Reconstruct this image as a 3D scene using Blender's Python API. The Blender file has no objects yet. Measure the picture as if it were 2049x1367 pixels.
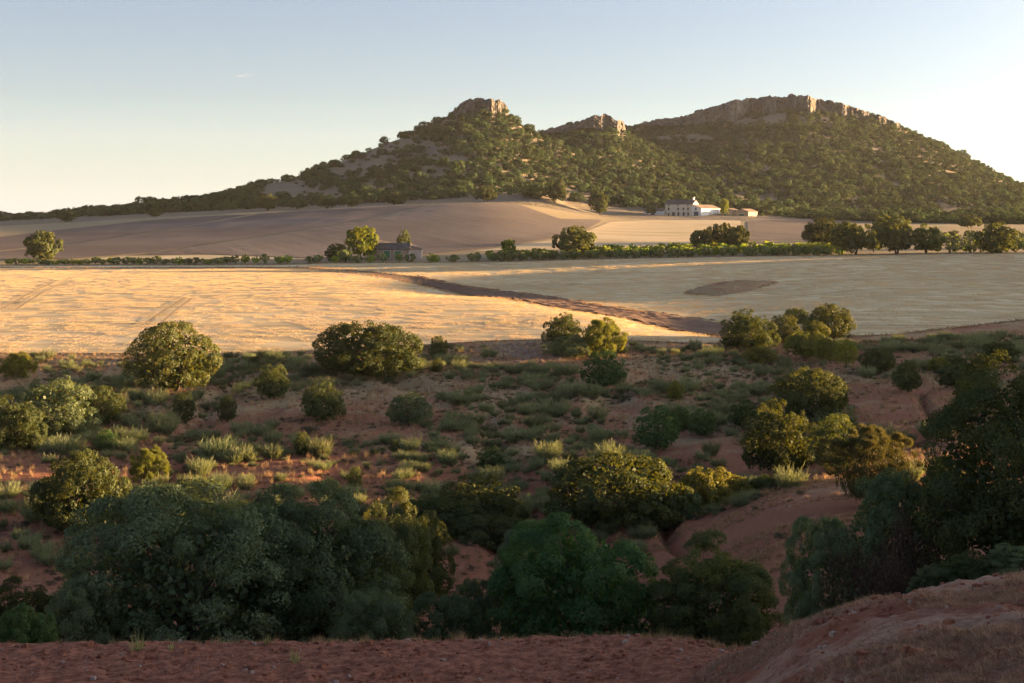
import bpy, math, random
import numpy as np

# ------------------------------------------------------------------ scene, camera, sky, sun, exposure
S = bpy.context.scene
C = S.collection
F = 2846.0          # focal length in photograph pixels (50 mm on a 36 mm sensor, 2049 px wide)
UC, VH = 1024.5, 430.0
CZ = 20.0           # camera height over the valley datum

cam = bpy.data.cameras.new('camera')
cam.lens = 50.0; cam.sensor_width = 36.0
cam.shift_y = -(683.5 - VH) / 2049.0
cam.clip_start = 0.5; cam.clip_end = 60000.0
co = bpy.data.objects.new('camera', cam); C.objects.link(co)
co.location = (0, 0, CZ); co.rotation_euler = (math.radians(90), 0, 0)
S.camera = co

SUN_EL = math.radians(3.6)
SUN_AZ = math.radians(76.0)      # from the view axis (+Y) towards +X
sd = np.array([math.sin(SUN_AZ) * math.cos(SUN_EL), math.cos(SUN_AZ) * math.cos(SUN_EL), math.sin(SUN_EL)])

HAZE = 0.000028
SKY_SAT = 0.62; SKY_K = 0.195; HZ_W = 0.060; HZ_A = 0.285; GLOW = 0.03; AUREOLE = 4.5
W = bpy.data.worlds.new('World'); S.world = W; W.use_nodes = True
nt = W.node_tree
for n in list(nt.nodes): nt.nodes.remove(n)
sky = nt.nodes.new('ShaderNodeTexSky'); sky.sky_type = 'NISHITA'; sky.sun_disc = False
sky.sun_elevation = SUN_EL; sky.sun_rotation = SUN_AZ
sky.altitude = 800; sky.air_density = 1.0; sky.dust_density = 0.6; sky.ozone_density = 3.0
def wn(kind, **kw):
    n = nt.nodes.new(kind)
    for k, v in kw.items(): setattr(n, k, v)
    return n
def wm(op, a, b=None):
    n = wn('ShaderNodeMath', operation=op)
    for i, v in enumerate((a, b)):
        if v is None: continue
        if isinstance(v, (int, float)): n.inputs[i].default_value = v
        else: nt.links.new(v, n.inputs[i])
    return n.outputs[0]
def wscale(col, fac):
    n = wn('ShaderNodeVectorMath', operation='SCALE')
    if isinstance(col, tuple): n.inputs[0].default_value = col
    else: nt.links.new(col, n.inputs[0])
    if isinstance(fac, (int, float)): n.inputs['Scale'].default_value = fac
    else: nt.links.new(fac, n.inputs['Scale'])
    return n.outputs[0]
def wadd(a, b):
    n = wn('ShaderNodeVectorMath', operation='ADD'); nt.links.new(a, n.inputs[0]); nt.links.new(b, n.inputs[1]); return n.outputs[0]
hs = wn('ShaderNodeHueSaturation'); hs.inputs['Saturation'].default_value = SKY_SAT; hs.inputs['Hue'].default_value = 0.515; nt.links.new(sky.outputs[0], hs.inputs['Color'])
tc = wn('ShaderNodeTexCoord'); sx = wn('ShaderNodeSeparateXYZ'); nt.links.new(tc.outputs['Generated'], sx.inputs[0])
zz = wm('MAXIMUM', sx.outputs[2], 0.0)
# evening haze: a pale belt that thins upwards all round, and the afterglow that widens towards the sun's side
belt = wm('EXPONENT', wm('DIVIDE', zz, -HZ_W))
cosn = wn('ShaderNodeVectorMath', operation='DOT_PRODUCT'); nt.links.new(tc.outputs['Generated'], cosn.inputs[0]); cosn.inputs[1].default_value = (math.sin(SUN_AZ), math.cos(SUN_AZ), 0)
glow = wm('MULTIPLY', wm('POWER', wm('MAXIMUM', wm('ADD', cosn.outputs['Value'], 0.30), 0.0), 1.15), wm('EXPONENT', wm('DIVIDE', zz, -0.40)))
aur = wm('MULTIPLY', wm('EXPONENT', wm('DIVIDE', wm('SUBTRACT', cosn.outputs['Value'], 1.0), 0.13)), AUREOLE)
glow2 = wm('MULTIPLY', aur, wm('EXPONENT', wm('DIVIDE', zz, -0.5)))
skc = wadd(wadd(wscale(hs.outputs[0], SKY_K), wscale((0.97, 0.955, 1.05), wm('MULTIPLY', belt, HZ_A))), wadd(wscale((1.0, 0.76, 0.56), wm('MULTIPLY', glow, GLOW)), wscale((1.0, 0.88, 0.72), glow2)))
bg = nt.nodes.new('ShaderNodeBackground'); bg.inputs['Strength'].default_value = 0.15
wo = nt.nodes.new('ShaderNodeOutputWorld')
nt.links.new(skc, bg.inputs[0]); nt.links.new(bg.outputs[0], wo.inputs[0])

sl = bpy.data.lights.new('sun', 'SUN'); sl.energy = 2.9; sl.angle = math.radians(0.5); sl.color = (1.0, 0.61, 0.27)
so = bpy.data.objects.new('sun', sl); C.objects.link(so)
from mathutils import Vector
so.rotation_euler = Vector(sd).to_track_quat('Z', 'Y').to_euler(); so.location = (60, -20, 60)

S.view_settings.view_transform = 'Standard'; S.view_settings.look = 'None'
S.view_settings.exposure = 3.62; S.view_settings.gamma = 1.0; S.view_settings.use_curve_mapping = False
cy = S.cycles
cy.max_bounces = 6; cy.diffuse_bounces = 4; cy.glossy_bounces = 2; cy.transmission_bounces = 3
cy.transparent_max_bounces = 6; cy.volume_bounces = 0; cy.caustics_reflective = False; cy.caustics_refractive = False

rng = np.random.default_rng(11)
random.seed(5)

# ------------------------------------------------------------------ helpers
def hash2(ix, iy, seed):
    h = (ix.astype(np.int64) * 374761393 + iy.astype(np.int64) * 668265263 + seed * 982451653) & 0xffffffff
    h = ((h ^ (h >> 13)) * 1274126177) & 0xffffffff
    return ((h ^ (h >> 16)) & 0xffff) / 65535.0
def vnoise(x, y, seed=0):
    x = np.asarray(x, float); y = np.asarray(y, float)
    ix = np.floor(x); iy = np.floor(y); fx = x - ix; fy = y - iy
    fx = fx * fx * (3 - 2 * fx); fy = fy * fy * (3 - 2 * fy)
    a = hash2(ix, iy, seed); b = hash2(ix + 1, iy, seed); c = hash2(ix, iy + 1, seed); d = hash2(ix + 1, iy + 1, seed)
    return (a + (b - a) * fx) * (1 - fy) + (c + (d - c) * fx) * fy
def fbm(x, y, seed=0, oct=4, gain=0.5):
    s = 0; amp = 1; tot = 0
    for k in range(oct):
        s = s + amp * (vnoise(x * 2 ** k, y * 2 ** k, seed + k * 17) - 0.5); tot += amp; amp *= gain
    return s / tot * 2          # about -1..1
def blur(a, sig, axis):
    r = int(sig * 3 + 1); k = np.exp(-0.5 * (np.arange(-r, r + 1) / sig) ** 2); k /= k.sum()
    p = [(0, 0), (0, 0)]; p[axis] = (r, r)
    b = np.pad(a, p, mode='edge')
    return np.apply_along_axis(lambda m: np.convolve(m, k, 'valid'), axis, b)

def mesh_from(name, v, faces, mat=None, smooth=False, attr=None):
    """v (n,3); faces (m,k) int array, one k for all, or a list of such arrays"""
    me = bpy.data.meshes.new(name)
    fl = faces if isinstance(faces, list) else [faces]
    v = np.ascontiguousarray(v, dtype=np.float32)
    me.vertices.add(len(v)); me.vertices.foreach_set('co', v.ravel())
    idx = np.concatenate([f.ravel() for f in fl]).astype(np.int32)
    tot = np.concatenate([np.full(len(f), f.shape[1]) for f in fl]).astype(np.int32)
    st = np.concatenate([[0], np.cumsum(tot)[:-1]]).astype(np.int32)
    me.loops.add(len(idx)); me.loops.foreach_set('vertex_index', idx)
    me.polygons.add(len(tot)); me.polygons.foreach_set('loop_start', st); me.polygons.foreach_set('loop_total', tot)
    me.polygons.foreach_set('use_smooth', np.full(len(tot), bool(smooth)))
    for k, val in (attr or {}).items():
        a = me.attributes.new(k, 'FLOAT', 'POINT'); a.data.foreach_set('value', np.ascontiguousarray(val, dtype=np.float32))
    me.update(calc_edges=True)
    if mat: me.materials.append(mat)
    return me
def link(name, me, parent=None):
    o = bpy.data.objects.new(name, me); C.objects.link(o)
    if parent: o.parent = parent
    return o
def tag(o, label=None, cat=None, group=None, kind=None):
    if label: o['label'] = label
    if cat: o['category'] = cat
    if group: o['group'] = group
    if kind: o['kind'] = kind
    return o
def grid_faces(nr, nc):
    i = np.arange(nr - 1)[:, None] * nc + np.arange(nc - 1)[None, :]
    return np.stack([i, i + 1, i + nc + 1, i + nc], -1).reshape(-1, 4)
class MB:
    """collects boxes / polys into one mesh"""
    def __init__(s): s.v = []; s.q = []; s.t = []; s.n = 0
    def add(s, v, quads=(), tris=()):
        s.v.append(np.asarray(v, float)); s.q += [[a + s.n for a in f] for f in quads]; s.t += [[a + s.n for a in f] for f in tris]; s.n += len(v)
    def box(s, x0, x1, y0, y1, z0, z1):
        s.add([(x0, y0, z0), (x1, y0, z0), (x1, y1, z0), (x0, y1, z0), (x0, y0, z1), (x1, y0, z1), (x1, y1, z1), (x0, y1, z1)],
              [(0, 3, 2, 1), (4, 5, 6, 7), (0, 1, 5, 4), (1, 2, 6, 5), (2, 3, 7, 6), (3, 0, 4, 7)])
    def build(s, name, mat, parent=None):
        fl = []
        if s.q: fl.append(np.array(s.q))
        if s.t: fl.append(np.array(s.t))
        return link(name, mesh_from(name, np.concatenate(s.v), fl, mat), parent)

# ------------------------------------------------------------------ materials
def new_mat(name):
    m = bpy.data.materials.new(name); m.use_nodes = True
    t = m.node_tree
    for n in list(t.nodes): t.nodes.remove(n)
    return m, t
def N(t, typ, **kw):
    n = t.nodes.new(typ)
    for k, v in kw.items():
        if k in n.inputs: n.inputs[k].default_value = v
        else: setattr(n, k, v)
    return n
def noise(t, vec, scale, detail=4.0, rough=0.55, dist=0.0):
    n = N(t, 'ShaderNodeTexNoise'); n.inputs['Scale'].default_value = scale; n.inputs['Detail'].default_value = detail
    n.inputs['Roughness'].default_value = rough; n.inputs['Distortion'].default_value = dist
    if vec is not None: t.links.new(vec, n.inputs['Vector'])
    return n.outputs['Fac']
def ramp(t, fac, p0, p1):
    n = N(t, 'ShaderNodeMapRange', interpolation_type='SMOOTHSTEP'); n.inputs['From Min'].default_value = p0; n.inputs['From Max'].default_value = p1
    t.links.new(fac, n.inputs['Value']); return n.outputs[0]
def mix(t, fac, a, b):
    n = N(t, 'ShaderNodeMix', data_type='RGBA')
    if hasattr(fac, 'default_value') or hasattr(fac, 'links'): t.links.new(fac, n.inputs['Factor'])
    else: n.inputs['Factor'].default_value = fac
    for sock, val in ((n.inputs[6], a), (n.inputs[7], b)):
        if isinstance(val, (tuple, list)): sock.default_value = (*val[:3], 1)
        else: t.links.new(val, sock)
    return n.outputs[2]
def mathn(t, op, a, b=None):
    n = N(t, 'ShaderNodeMath', operation=op)
    for i, v in enumerate((a, b)):
        if v is None: continue
        if isinstance(v, (int, float)): n.inputs[i].default_value = v
        else: t.links.new(v, n.inputs[i])
    return n.outputs[0]
def mapping(t, vec, scale=(1, 1, 1), rot=(0, 0, 0)):
    n = N(t, 'ShaderNodeMapping'); n.inputs['Scale'].default_value = scale; n.inputs['Rotation'].default_value = rot
    t.links.new(vec, n.inputs['Vector']); return n.outputs[0]
def finish(t, col, rough=0.95, bump=None, bdist=0.1, bstr=1.0, spec=0.15):
    p = N(t, 'ShaderNodeBsdfPrincipled'); p.inputs['Roughness'].default_value = rough; p.inputs['Specular IOR Level'].default_value = spec
    if isinstance(col, (tuple, list)): p.inputs['Base Color'].default_value = (*col[:3], 1)
    else: t.links.new(col, p.inputs['Base Color'])
    if bump is not None:
        b = N(t, 'ShaderNodeBump'); b.inputs['Distance'].default_value = bdist; b.inputs['Strength'].default_value = bstr
        t.links.new(bump, b.inputs['Height']); t.links.new(b.outputs[0], p.inputs['Normal'])
    o = N(t, 'ShaderNodeOutputMaterial'); t.links.new(p.outputs[0], o.inputs['Surface'])
def pos(t): return N(t, 'ShaderNodeNewGeometry').outputs['Position']

def leaf_mat(name, dark, pale, trans=0.30, gloss=0.012, tcol=None, ovar=0.25):
    m, t = new_mat(name)
    a = N(t, 'ShaderNodeAttribute', attribute_name='tint')
    c = mix(t, a.outputs['Fac'], dark, pale)
    oi = N(t, 'ShaderNodeObjectInfo')
    hsv = N(t, 'ShaderNodeHueSaturation')
    mr = N(t, 'ShaderNodeMapRange'); mr.inputs['To Min'].default_value = 1 - ovar; mr.inputs['To Max'].default_value = 1 + ovar
    t.links.new(oi.outputs['Random'], mr.inputs['Value']); t.links.new(mr.outputs[0], hsv.inputs['Value'])
    w = N(t, 'ShaderNodeTexWhiteNoise', noise_dimensions='1D'); t.links.new(oi.outputs['Random'], w.inputs['W'])
    mh = N(t, 'ShaderNodeMapRange'); mh.inputs['To Min'].default_value = 0.478; mh.inputs['To Max'].default_value = 0.512
    t.links.new(w.outputs['Value'], mh.inputs['Value']); t.links.new(mh.outputs[0], hsv.inputs['Hue'])
    t.links.new(c, hsv.inputs['Color'])
    d = N(t, 'ShaderNodeBsdfDiffuse'); t.links.new(hsv.outputs[0], d.inputs['Color'])
    tr = N(t, 'ShaderNodeBsdfTranslucent')
    mu = N(t, 'ShaderNodeMix', data_type='RGBA', blend_type='MULTIPLY'); mu.inputs['Factor'].default_value = 1
    t.links.new(hsv.outputs[0], mu.inputs[6]); mu.inputs[7].default_value = (*(tcol or (1.9, 1.5, 0.6)), 1)
    t.links.new(mu.outputs[2], tr.inputs['Color'])
    mx = N(t, 'ShaderNodeMixShader'); mx.inputs[0].default_value = trans
    t.links.new(d.outputs[0], mx.inputs[1]); t.links.new(tr.outputs[0], mx.inputs[2])
    g = N(t, 'ShaderNodeBsdfGlossy'); g.inputs['Roughness'].default_value = 0.5; g.inputs['Color'].default_value = (0.8, 0.8, 0.8, 1)
    mx2 = N(t, 'ShaderNodeMixShader'); mx2.inputs[0].default_value = gloss
    t.links.new(mx.outputs[0], mx2.inputs[1]); t.links.new(g.outputs[0], mx2.inputs[2])
    o = N(t, 'ShaderNodeOutputMaterial'); t.links.new(mx2.outputs[0], o.inputs['Surface'])
    return m
M = {}
M['oak'] = leaf_mat('holm_oak_leaf', (0.040, 0.064, 0.026), (0.094, 0.126, 0.044), 0.34, tcol=(2.0, 1.45, 0.42))
M['oakgrey'] = leaf_mat('grey_oak_leaf', (0.062, 0.098, 0.050), (0.142, 0.196, 0.104), 0.34)
M['hilloak'] = leaf_mat('hill_oak_leaf', (0.028, 0.056, 0.025), (0.074, 0.118, 0.050), 0.24, ovar=0.4)
M['green'] = leaf_mat('fresh_green_leaf', (0.034, 0.078, 0.028), (0.088, 0.156, 0.056), 0.34)
M['walnut'] = leaf_mat('bright_green_leaf', (0.095, 0.165, 0.024), (0.185, 0.260, 0.040), 0.42)
M['pine'] = leaf_mat('yellow_green_needle', (0.110, 0.145, 0.024), (0.210, 0.240, 0.045), 0.40)
M['olive'] = leaf_mat('olive_leaf', (0.105, 0.150, 0.070), (0.215, 0.265, 0.130), 0.34)
M['almond'] = leaf_mat('almond_leaf', (0.130, 0.210, 0.038), (0.255, 0.345, 0.080), 0.46)
M['broom'] = leaf_mat('grey_green_broom', (0.092, 0.120, 0.062), (0.210, 0.240, 0.135), 0.32, tcol=(1.4, 1.3, 0.7))
M['goldbroom'] = leaf_mat('yellow_broom', (0.100, 0.116, 0.030), (0.235, 0.240, 0.064), 0.36, tcol=(1.5, 1.4, 0.5))
M['dullbroom'] = leaf_mat('dull_broom', (0.085, 0.092, 0.036), (0.185, 0.180, 0.072), 0.26, tcol=(1.4, 1.2, 0.6))
M['thyme'] = leaf_mat('dark_thyme', (0.044, 0.047, 0.031), (0.117, 0.114, 0.075), 0.2)
M['dead'] = leaf_mat('dead_brown_bush', (0.035, 0.024, 0.018), (0.085, 0.058, 0.042), 0.15, tcol=(1.2, 1.1, 0.9))
M['straw'] = leaf_mat('dry_grass', (0.240, 0.155, 0.080), (0.460, 0.335, 0.190), 0.3, tcol=(1.1, 1.0, 0.8))
M['bankstraw'] = leaf_mat('bleached_bank_grass', (0.220, 0.135, 0.090), (0.500, 0.350, 0.230), 0.25, tcol=(1.1, 1.0, 0.8))
M['stubblestraw'] = leaf_mat('stubble_straw', (0.52, 0.415, 0.245), (0.70, 0.58, 0.375), 0.35, tcol=(1.1, 1.0, 0.8), ovar=0.08)
M['weed'] = leaf_mat('pale_weed', (0.160, 0.180, 0.090), (0.330, 0.330, 0.180), 0.3)

def bark_mat():
    m, t = new_mat('bark'); p = pos(t)
    n = noise(t, mapping(t, p, (1, 1, 0.25)), 14, 5)
    finish(t, mix(t, n, (0.045, 0.034, 0.026), (0.13, 0.10, 0.078)), 0.95, n, 0.03); return m
M['bark'] = bark_mat()

def ground_mat():
    m, t = new_mat('red_earth_with_dry_grass'); p = pos(t)
    big = noise(t, p, 0.055, 3); mid = noise(t, p, 0.35, 5, 0.6); fine = noise(t, p, 3.5, 6, 0.7); tiny = noise(t, p, 16, 3, 0.7)
    red = mix(t, fine, (0.200, 0.080, 0.044), (0.400, 0.180, 0.105))
    straw = mix(t, fine, (0.25, 0.18, 0.098), (0.44, 0.34, 0.195))
    k = mathn(t, 'ADD', mathn(t, 'MULTIPLY', big, 0.45), mathn(t, 'ADD', mathn(t, 'MULTIPLY', mid, 0.4), mathn(t, 'MULTIPLY', fine, 0.25)))
    sep = N(t, 'ShaderNodeSeparateXYZ'); t.links.new(p, sep.inputs[0]); y = sep.outputs[1]
    # the valley side is bare red earth low down and drier grass near the field margins
    ya = ramp(t, y, 50, 150)
    k2 = mathn(t, 'ADD', k, mathn(t, 'MULTIPLY', ya, 0.13))
    c = mix(t, ramp(t, k2, 0.58, 0.72), red, straw)
    dark = mix(t, fine, (0.05, 0.04, 0.03), (0.11, 0.085, 0.06))
    c = mix(t, mathn(t, 'MULTIPLY', ramp(t, noise(t, p, 0.9, 5, 0.65), 0.60, 0.70), 0.7), c, dark)
    # past the fields the ground is pale dry pasture
    far = mix(t, mid, (0.235, 0.190, 0.120), (0.40, 0.325, 0.195))
    c = mix(t, ramp(t, y, 326, 340), c, far)
    b = mathn(t, 'ADD', mathn(t, 'MULTIPLY', fine, 0.7), mathn(t, 'MULTIPLY', tiny, 0.3))
    finish(t, c, 0.97, b, 0.18); return m
M['ground'] = ground_mat()

def hill_mat():
    m, t = new_mat('hill_pasture'); p = pos(t)
    mid = noise(t, p, 0.03, 5, 0.6); fine = noise(t, p, 0.35, 5, 0.65); big = noise(t, p, 0.008, 3)
    c = mix(t, mid, (0.155, 0.125, 0.088), (0.30, 0.25, 0.165))
    c = mix(t, mathn(t, 'MULTIPLY', ramp(t, fine, 0.5, 0.7), 0.6), c, (0.10, 0.088, 0.06))
    st = noise(t, mapping(t, p, (0.012, 0.012, 0.42)), 1.0, 4, 0.6)
    c = mix(t, mathn(t, 'MULTIPLY', ramp(t, st, 0.50, 0.60), 0.75), c, mix(t, fine, (0.13, 0.115, 0.10), (0.29, 0.26, 0.225)))
    finish(t, c, 0.97, mathn(t, 'ADD', fine, st), 1.6); return m
M['hill'] = hill_mat()

def stubble_mat(name, c0, c1, seed, rows=0.16, rot=0.0, warp=1.0):
    m, t = new_mat(name); p = pos(t)
    warpn = noise(t, p, 0.012, 2)
    sep = N(t, 'ShaderNodeSeparateXYZ'); t.links.new(mapping(t, p, rot=(0, 0, rot)), sep.inputs[0])
    yy = mathn(t, 'ADD', sep.outputs[1], mathn(t, 'MULTIPLY', warpn, 60.0 * warp))
    comb = N(t, 'ShaderNodeCombineXYZ'); t.links.new(mathn(t, 'MULTIPLY', sep.outputs[0], 0.05), comb.inputs[0]); t.links.new(yy, comb.inputs[1]); comb.inputs[2].default_value = seed
    sw = noise(t, comb.outputs[0], rows * 2.2, 3, 0.55)                 # swaths along the contour
    comb2 = N(t, 'ShaderNodeCombineXYZ'); t.links.new(mathn(t, 'MULTIPLY', sep.outputs[0], 0.12), comb2.inputs[0]); t.links.new(yy, comb2.inputs[1])
    fr = noise(t, comb2.outputs[0], 1.6, 4, 0.7)
    f2 = noise(t, p, 5.0, 5, 0.7)
    patch = noise(t, p, 0.06, 4, 0.6)
    k = mathn(t, 'ADD', mathn(t, 'MULTIPLY', sw, 0.72), mathn(t, 'ADD', mathn(t, 'MULTIPLY', fr, 0.28), mathn(t, 'MULTIPLY', f2, 0.12)))
    c = mix(t, ramp(t, k, 0.36, 0.72), c0, c1)
    c = mix(t, mathn(t, 'MULTIPLY', ramp(t, patch, 0.45, 0.7), 0.35), c, tuple(0.72 * a for a in c0))
    h = mathn(t, 'ADD', mathn(t, 'MULTIPLY', fr, 0.5), mathn(t, 'MULTIPLY', f2, 0.5))
    finish(t, c, 0.9, h, 0.12, 0.9, 0.1); return m
M['stubble_gold'] = stubble_mat('stubble_gold', (0.48, 0.37, 0.205), (0.73, 0.595, 0.37), 1.0, rot=-0.10)
M['stubble_pale'] = stubble_mat('stubble_pale', (0.47, 0.37, 0.205), (0.76, 0.64, 0.39), 4.0, rot=0.12, warp=1.5)

def plough_mat(name, c0, c1, rot, seed):
    m, t = new_mat(name); p = pos(t)
    q = mapping(t, p, rot=(0, 0, rot))
    sep = N(t, 'ShaderNodeSeparateXYZ'); t.links.new(q, sep.inputs[0])
    comb = N(t, 'ShaderNodeCombineXYZ'); t.links.new(mathn(t, 'MULTIPLY', sep.outputs[0], 0.04), comb.inputs[0]); t.links.new(sep.outputs[1], comb.inputs[1]); comb.inputs[2].default_value = seed
    rows = noise(t, comb.outputs[0], 0.5, 3, 0.6)
    big = noise(t, mapping(t, q, (0.35, 1, 1)), 0.02, 4, 0.6); f = noise(t, p, 1.2, 5, 0.7)
    k = mathn(t, 'ADD', mathn(t, 'MULTIPLY', big, 0.6), mathn(t, 'ADD', mathn(t, 'MULTIPLY', rows, 0.3), mathn(t, 'MULTIPLY', f, 0.2)))
    c = mix(t, ramp(t, k, 0.38, 0.72), c0, c1)
    finish(t, c, 0.97, mathn(t, 'ADD', rows, f), 0.35, 0.8); return m
M['trackmark'] = plough_mat('pressed_stubble', (0.38, 0.28, 0.165), (0.52, 0.40, 0.245), 0.0, 9.0)
M['plough'] = plough_mat('ploughed_mauve', (0.108, 0.080, 0.069), (0.195, 0.160, 0.143), 0.25, 1.0)
M['plough2'] = plough_mat('ploughed_grey', (0.122, 0.096, 0.082), (0.210, 0.175, 0.152), 1.2, 3.0)
M['redplough'] = plough_mat('ploughed_red', (0.135, 0.080, 0.055), (0.27, 0.18, 0.125), 0.6, 6.0)

def track_mat():
    m, t = new_mat('red_tilled_track'); p = pos(t)
    f = noise(t, p, 5, 7, 0.7); g = noise(t, p, 22, 4, 0.7); b = noise(t, p, 0.5, 3)
    c = mix(t, ramp(t, f, 0.35, 0.7), (0.150, 0.054, 0.032), (0.380, 0.160, 0.095))
    c = mix(t, mathn(t, 'MULTIPLY', ramp(t, g, 0.56, 0.72), 0.5), c, (0.46, 0.27, 0.20))
    v = N(t, 'ShaderNodeTexVoronoi'); v.inputs['Scale'].default_value = 9.0; t.links.new(p, v.inputs['Vector'])
    c = mix(t, mathn(t, 'MULTIPLY', ramp(t, v.outputs['Distance'], 0.12, 0.06), 0.55), c, (0.36, 0.27, 0.22))
    finish(t, c, 0.97, mathn(t, 'ADD', f, mathn(t, 'MULTIPLY', g, 0.4)), 0.06); return m
M['track'] = track_mat()
def bank_mat():
    m, t = new_mat('red_bank_with_straw'); p = pos(t)
    f = noise(t, p, 4, 6, 0.7); g = noise(t, p, 0.7, 4, 0.6); s = noise(t, mapping(t, p, (5, 18, 5), (0, 0, 0.35)), 1.5, 5, 0.7)
    red = mix(t, f, (0.185, 0.064, 0.038), (0.390, 0.160, 0.095))
    st = mix(t, s, (0.30, 0.19, 0.13), (0.58, 0.42, 0.30))
    k = mathn(t, 'ADD', mathn(t, 'MULTIPLY', g, 0.7), mathn(t, 'MULTIPLY', s, 0.4))
    c = mix(t, mathn(t, 'MULTIPLY', ramp(t, k, 0.48, 0.66), 0.85), red, st)
    c = mix(t, mathn(t, 'MULTIPLY', ramp(t, noise(t, p, 9, 4, 0.7), 0.56, 0.68), 0.5), c, (0.10, 0.042, 0.028))
    finish(t, c, 0.97, mathn(t, 'ADD', f, s), 0.07); return m
M['bank'] = bank_mat()
def rock_mat():
    m, t = new_mat('limestone_crag'); p = pos(t)
    s = noise(t, mapping(t, p, (1, 1, 0.22)), 0.16, 6, 0.65); f = noise(t, p, 0.6, 5, 0.65)
    c = mix(t, ramp(t, s, 0.35, 0.68), (0.098, 0.092, 0.086), (0.25, 0.225, 0.195))
    c = mix(t, mathn(t, 'MULTIPLY', ramp(t, f, 0.55, 0.7), 0.45), c, (0.085, 0.08, 0.065))
    finish(t, c, 0.95, mathn(t, 'ADD', s, f), 2.0); return m
M['rock'] = rock_mat()
def stone_mat():
    m, t = new_mat('field_stone'); p = pos(t); n = noise(t, p, 6, 4)
    finish(t, mix(t, n, (0.20, 0.125, 0.095), (0.40, 0.31, 0.26)), 0.9, n, 0.03); return m
M['stone'] = stone_mat()
def wall_mat(name, c0, c1, sc=1.2):
    m, t = new_mat(name); p = pos(t); n = noise(t, p, sc, 6, 0.65); s = noise(t, mapping(t, p, (1, 1, 0.15)), 1.0, 4)
    c = mix(t, ramp(t, mathn(t, 'ADD', mathn(t, 'MULTIPLY', n, 0.6), mathn(t, 'MULTIPLY', s, 0.4)), 0.35, 0.68), c0, c1)
    finish(t, c, 0.9, n, 0.03); return m
M['cream'] = wall_mat('cream_plaster', (0.60, 0.51, 0.39), (0.76, 0.67, 0.54))
M['white'] = wall_mat('whitewash', (0.74, 0.72, 0.69), (0.86, 0.85, 0.82))
M['tan'] = wall_mat('tan_masonry', (0.30, 0.24, 0.175), (0.46, 0.38, 0.285))
M['ruin'] = wall_mat('ruined_masonry', (0.26, 0.185, 0.140), (0.42, 0.325, 0.255), 2.0)
M['ruinpale'] = wall_mat('pale_render', (0.44, 0.35, 0.295), (0.58, 0.48, 0.415), 2.0)
def roof_mat(name, c0, c1):
    m, t = new_mat(name); p = pos(t); n = noise(t, p, 1.6, 6, 0.7); b = noise(t, p, 0.25, 3)
    finish(t, mix(t, ramp(t, mathn(t, 'ADD', mathn(t, 'MULTIPLY', n, 0.6), mathn(t, 'MULTIPLY', b, 0.4)), 0.35, 0.65), c0, c1), 0.95, n, 0.05); return m
M['roof'] = roof_mat('old_clay_tile', (0.125, 0.098, 0.080), (0.25, 0.195, 0.155))
M['roofdark'] = roof_mat('dark_clay_tile', (0.060, 0.056, 0.058), (0.150, 0.132, 0.125))
def flat_mat(name, c, rough=0.6, spec=0.3):
    m, t = new_mat(name); p = pos(t); n = noise(t, p, 3, 4)
    finish(t, mix(t, n, tuple(a * 0.8 for a in c), tuple(a * 1.15 for a in c)), rough, None, spec=spec); return m
M['pane'] = flat_mat('window_dark', (0.035, 0.04, 0.045), 0.2, 0.5)
M['greendoor'] = flat_mat('green_paint', (0.035, 0.150, 0.075))
M['bluedoor'] = flat_mat('slate_blue_paint', (0.06, 0.075, 0.10))
M['browndoor'] = flat_mat('brown_wood', (0.10, 0.055, 0.035))
M['frame'] = flat_mat('stone_trim', (0.50, 0.45, 0.38), 0.9)

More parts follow.
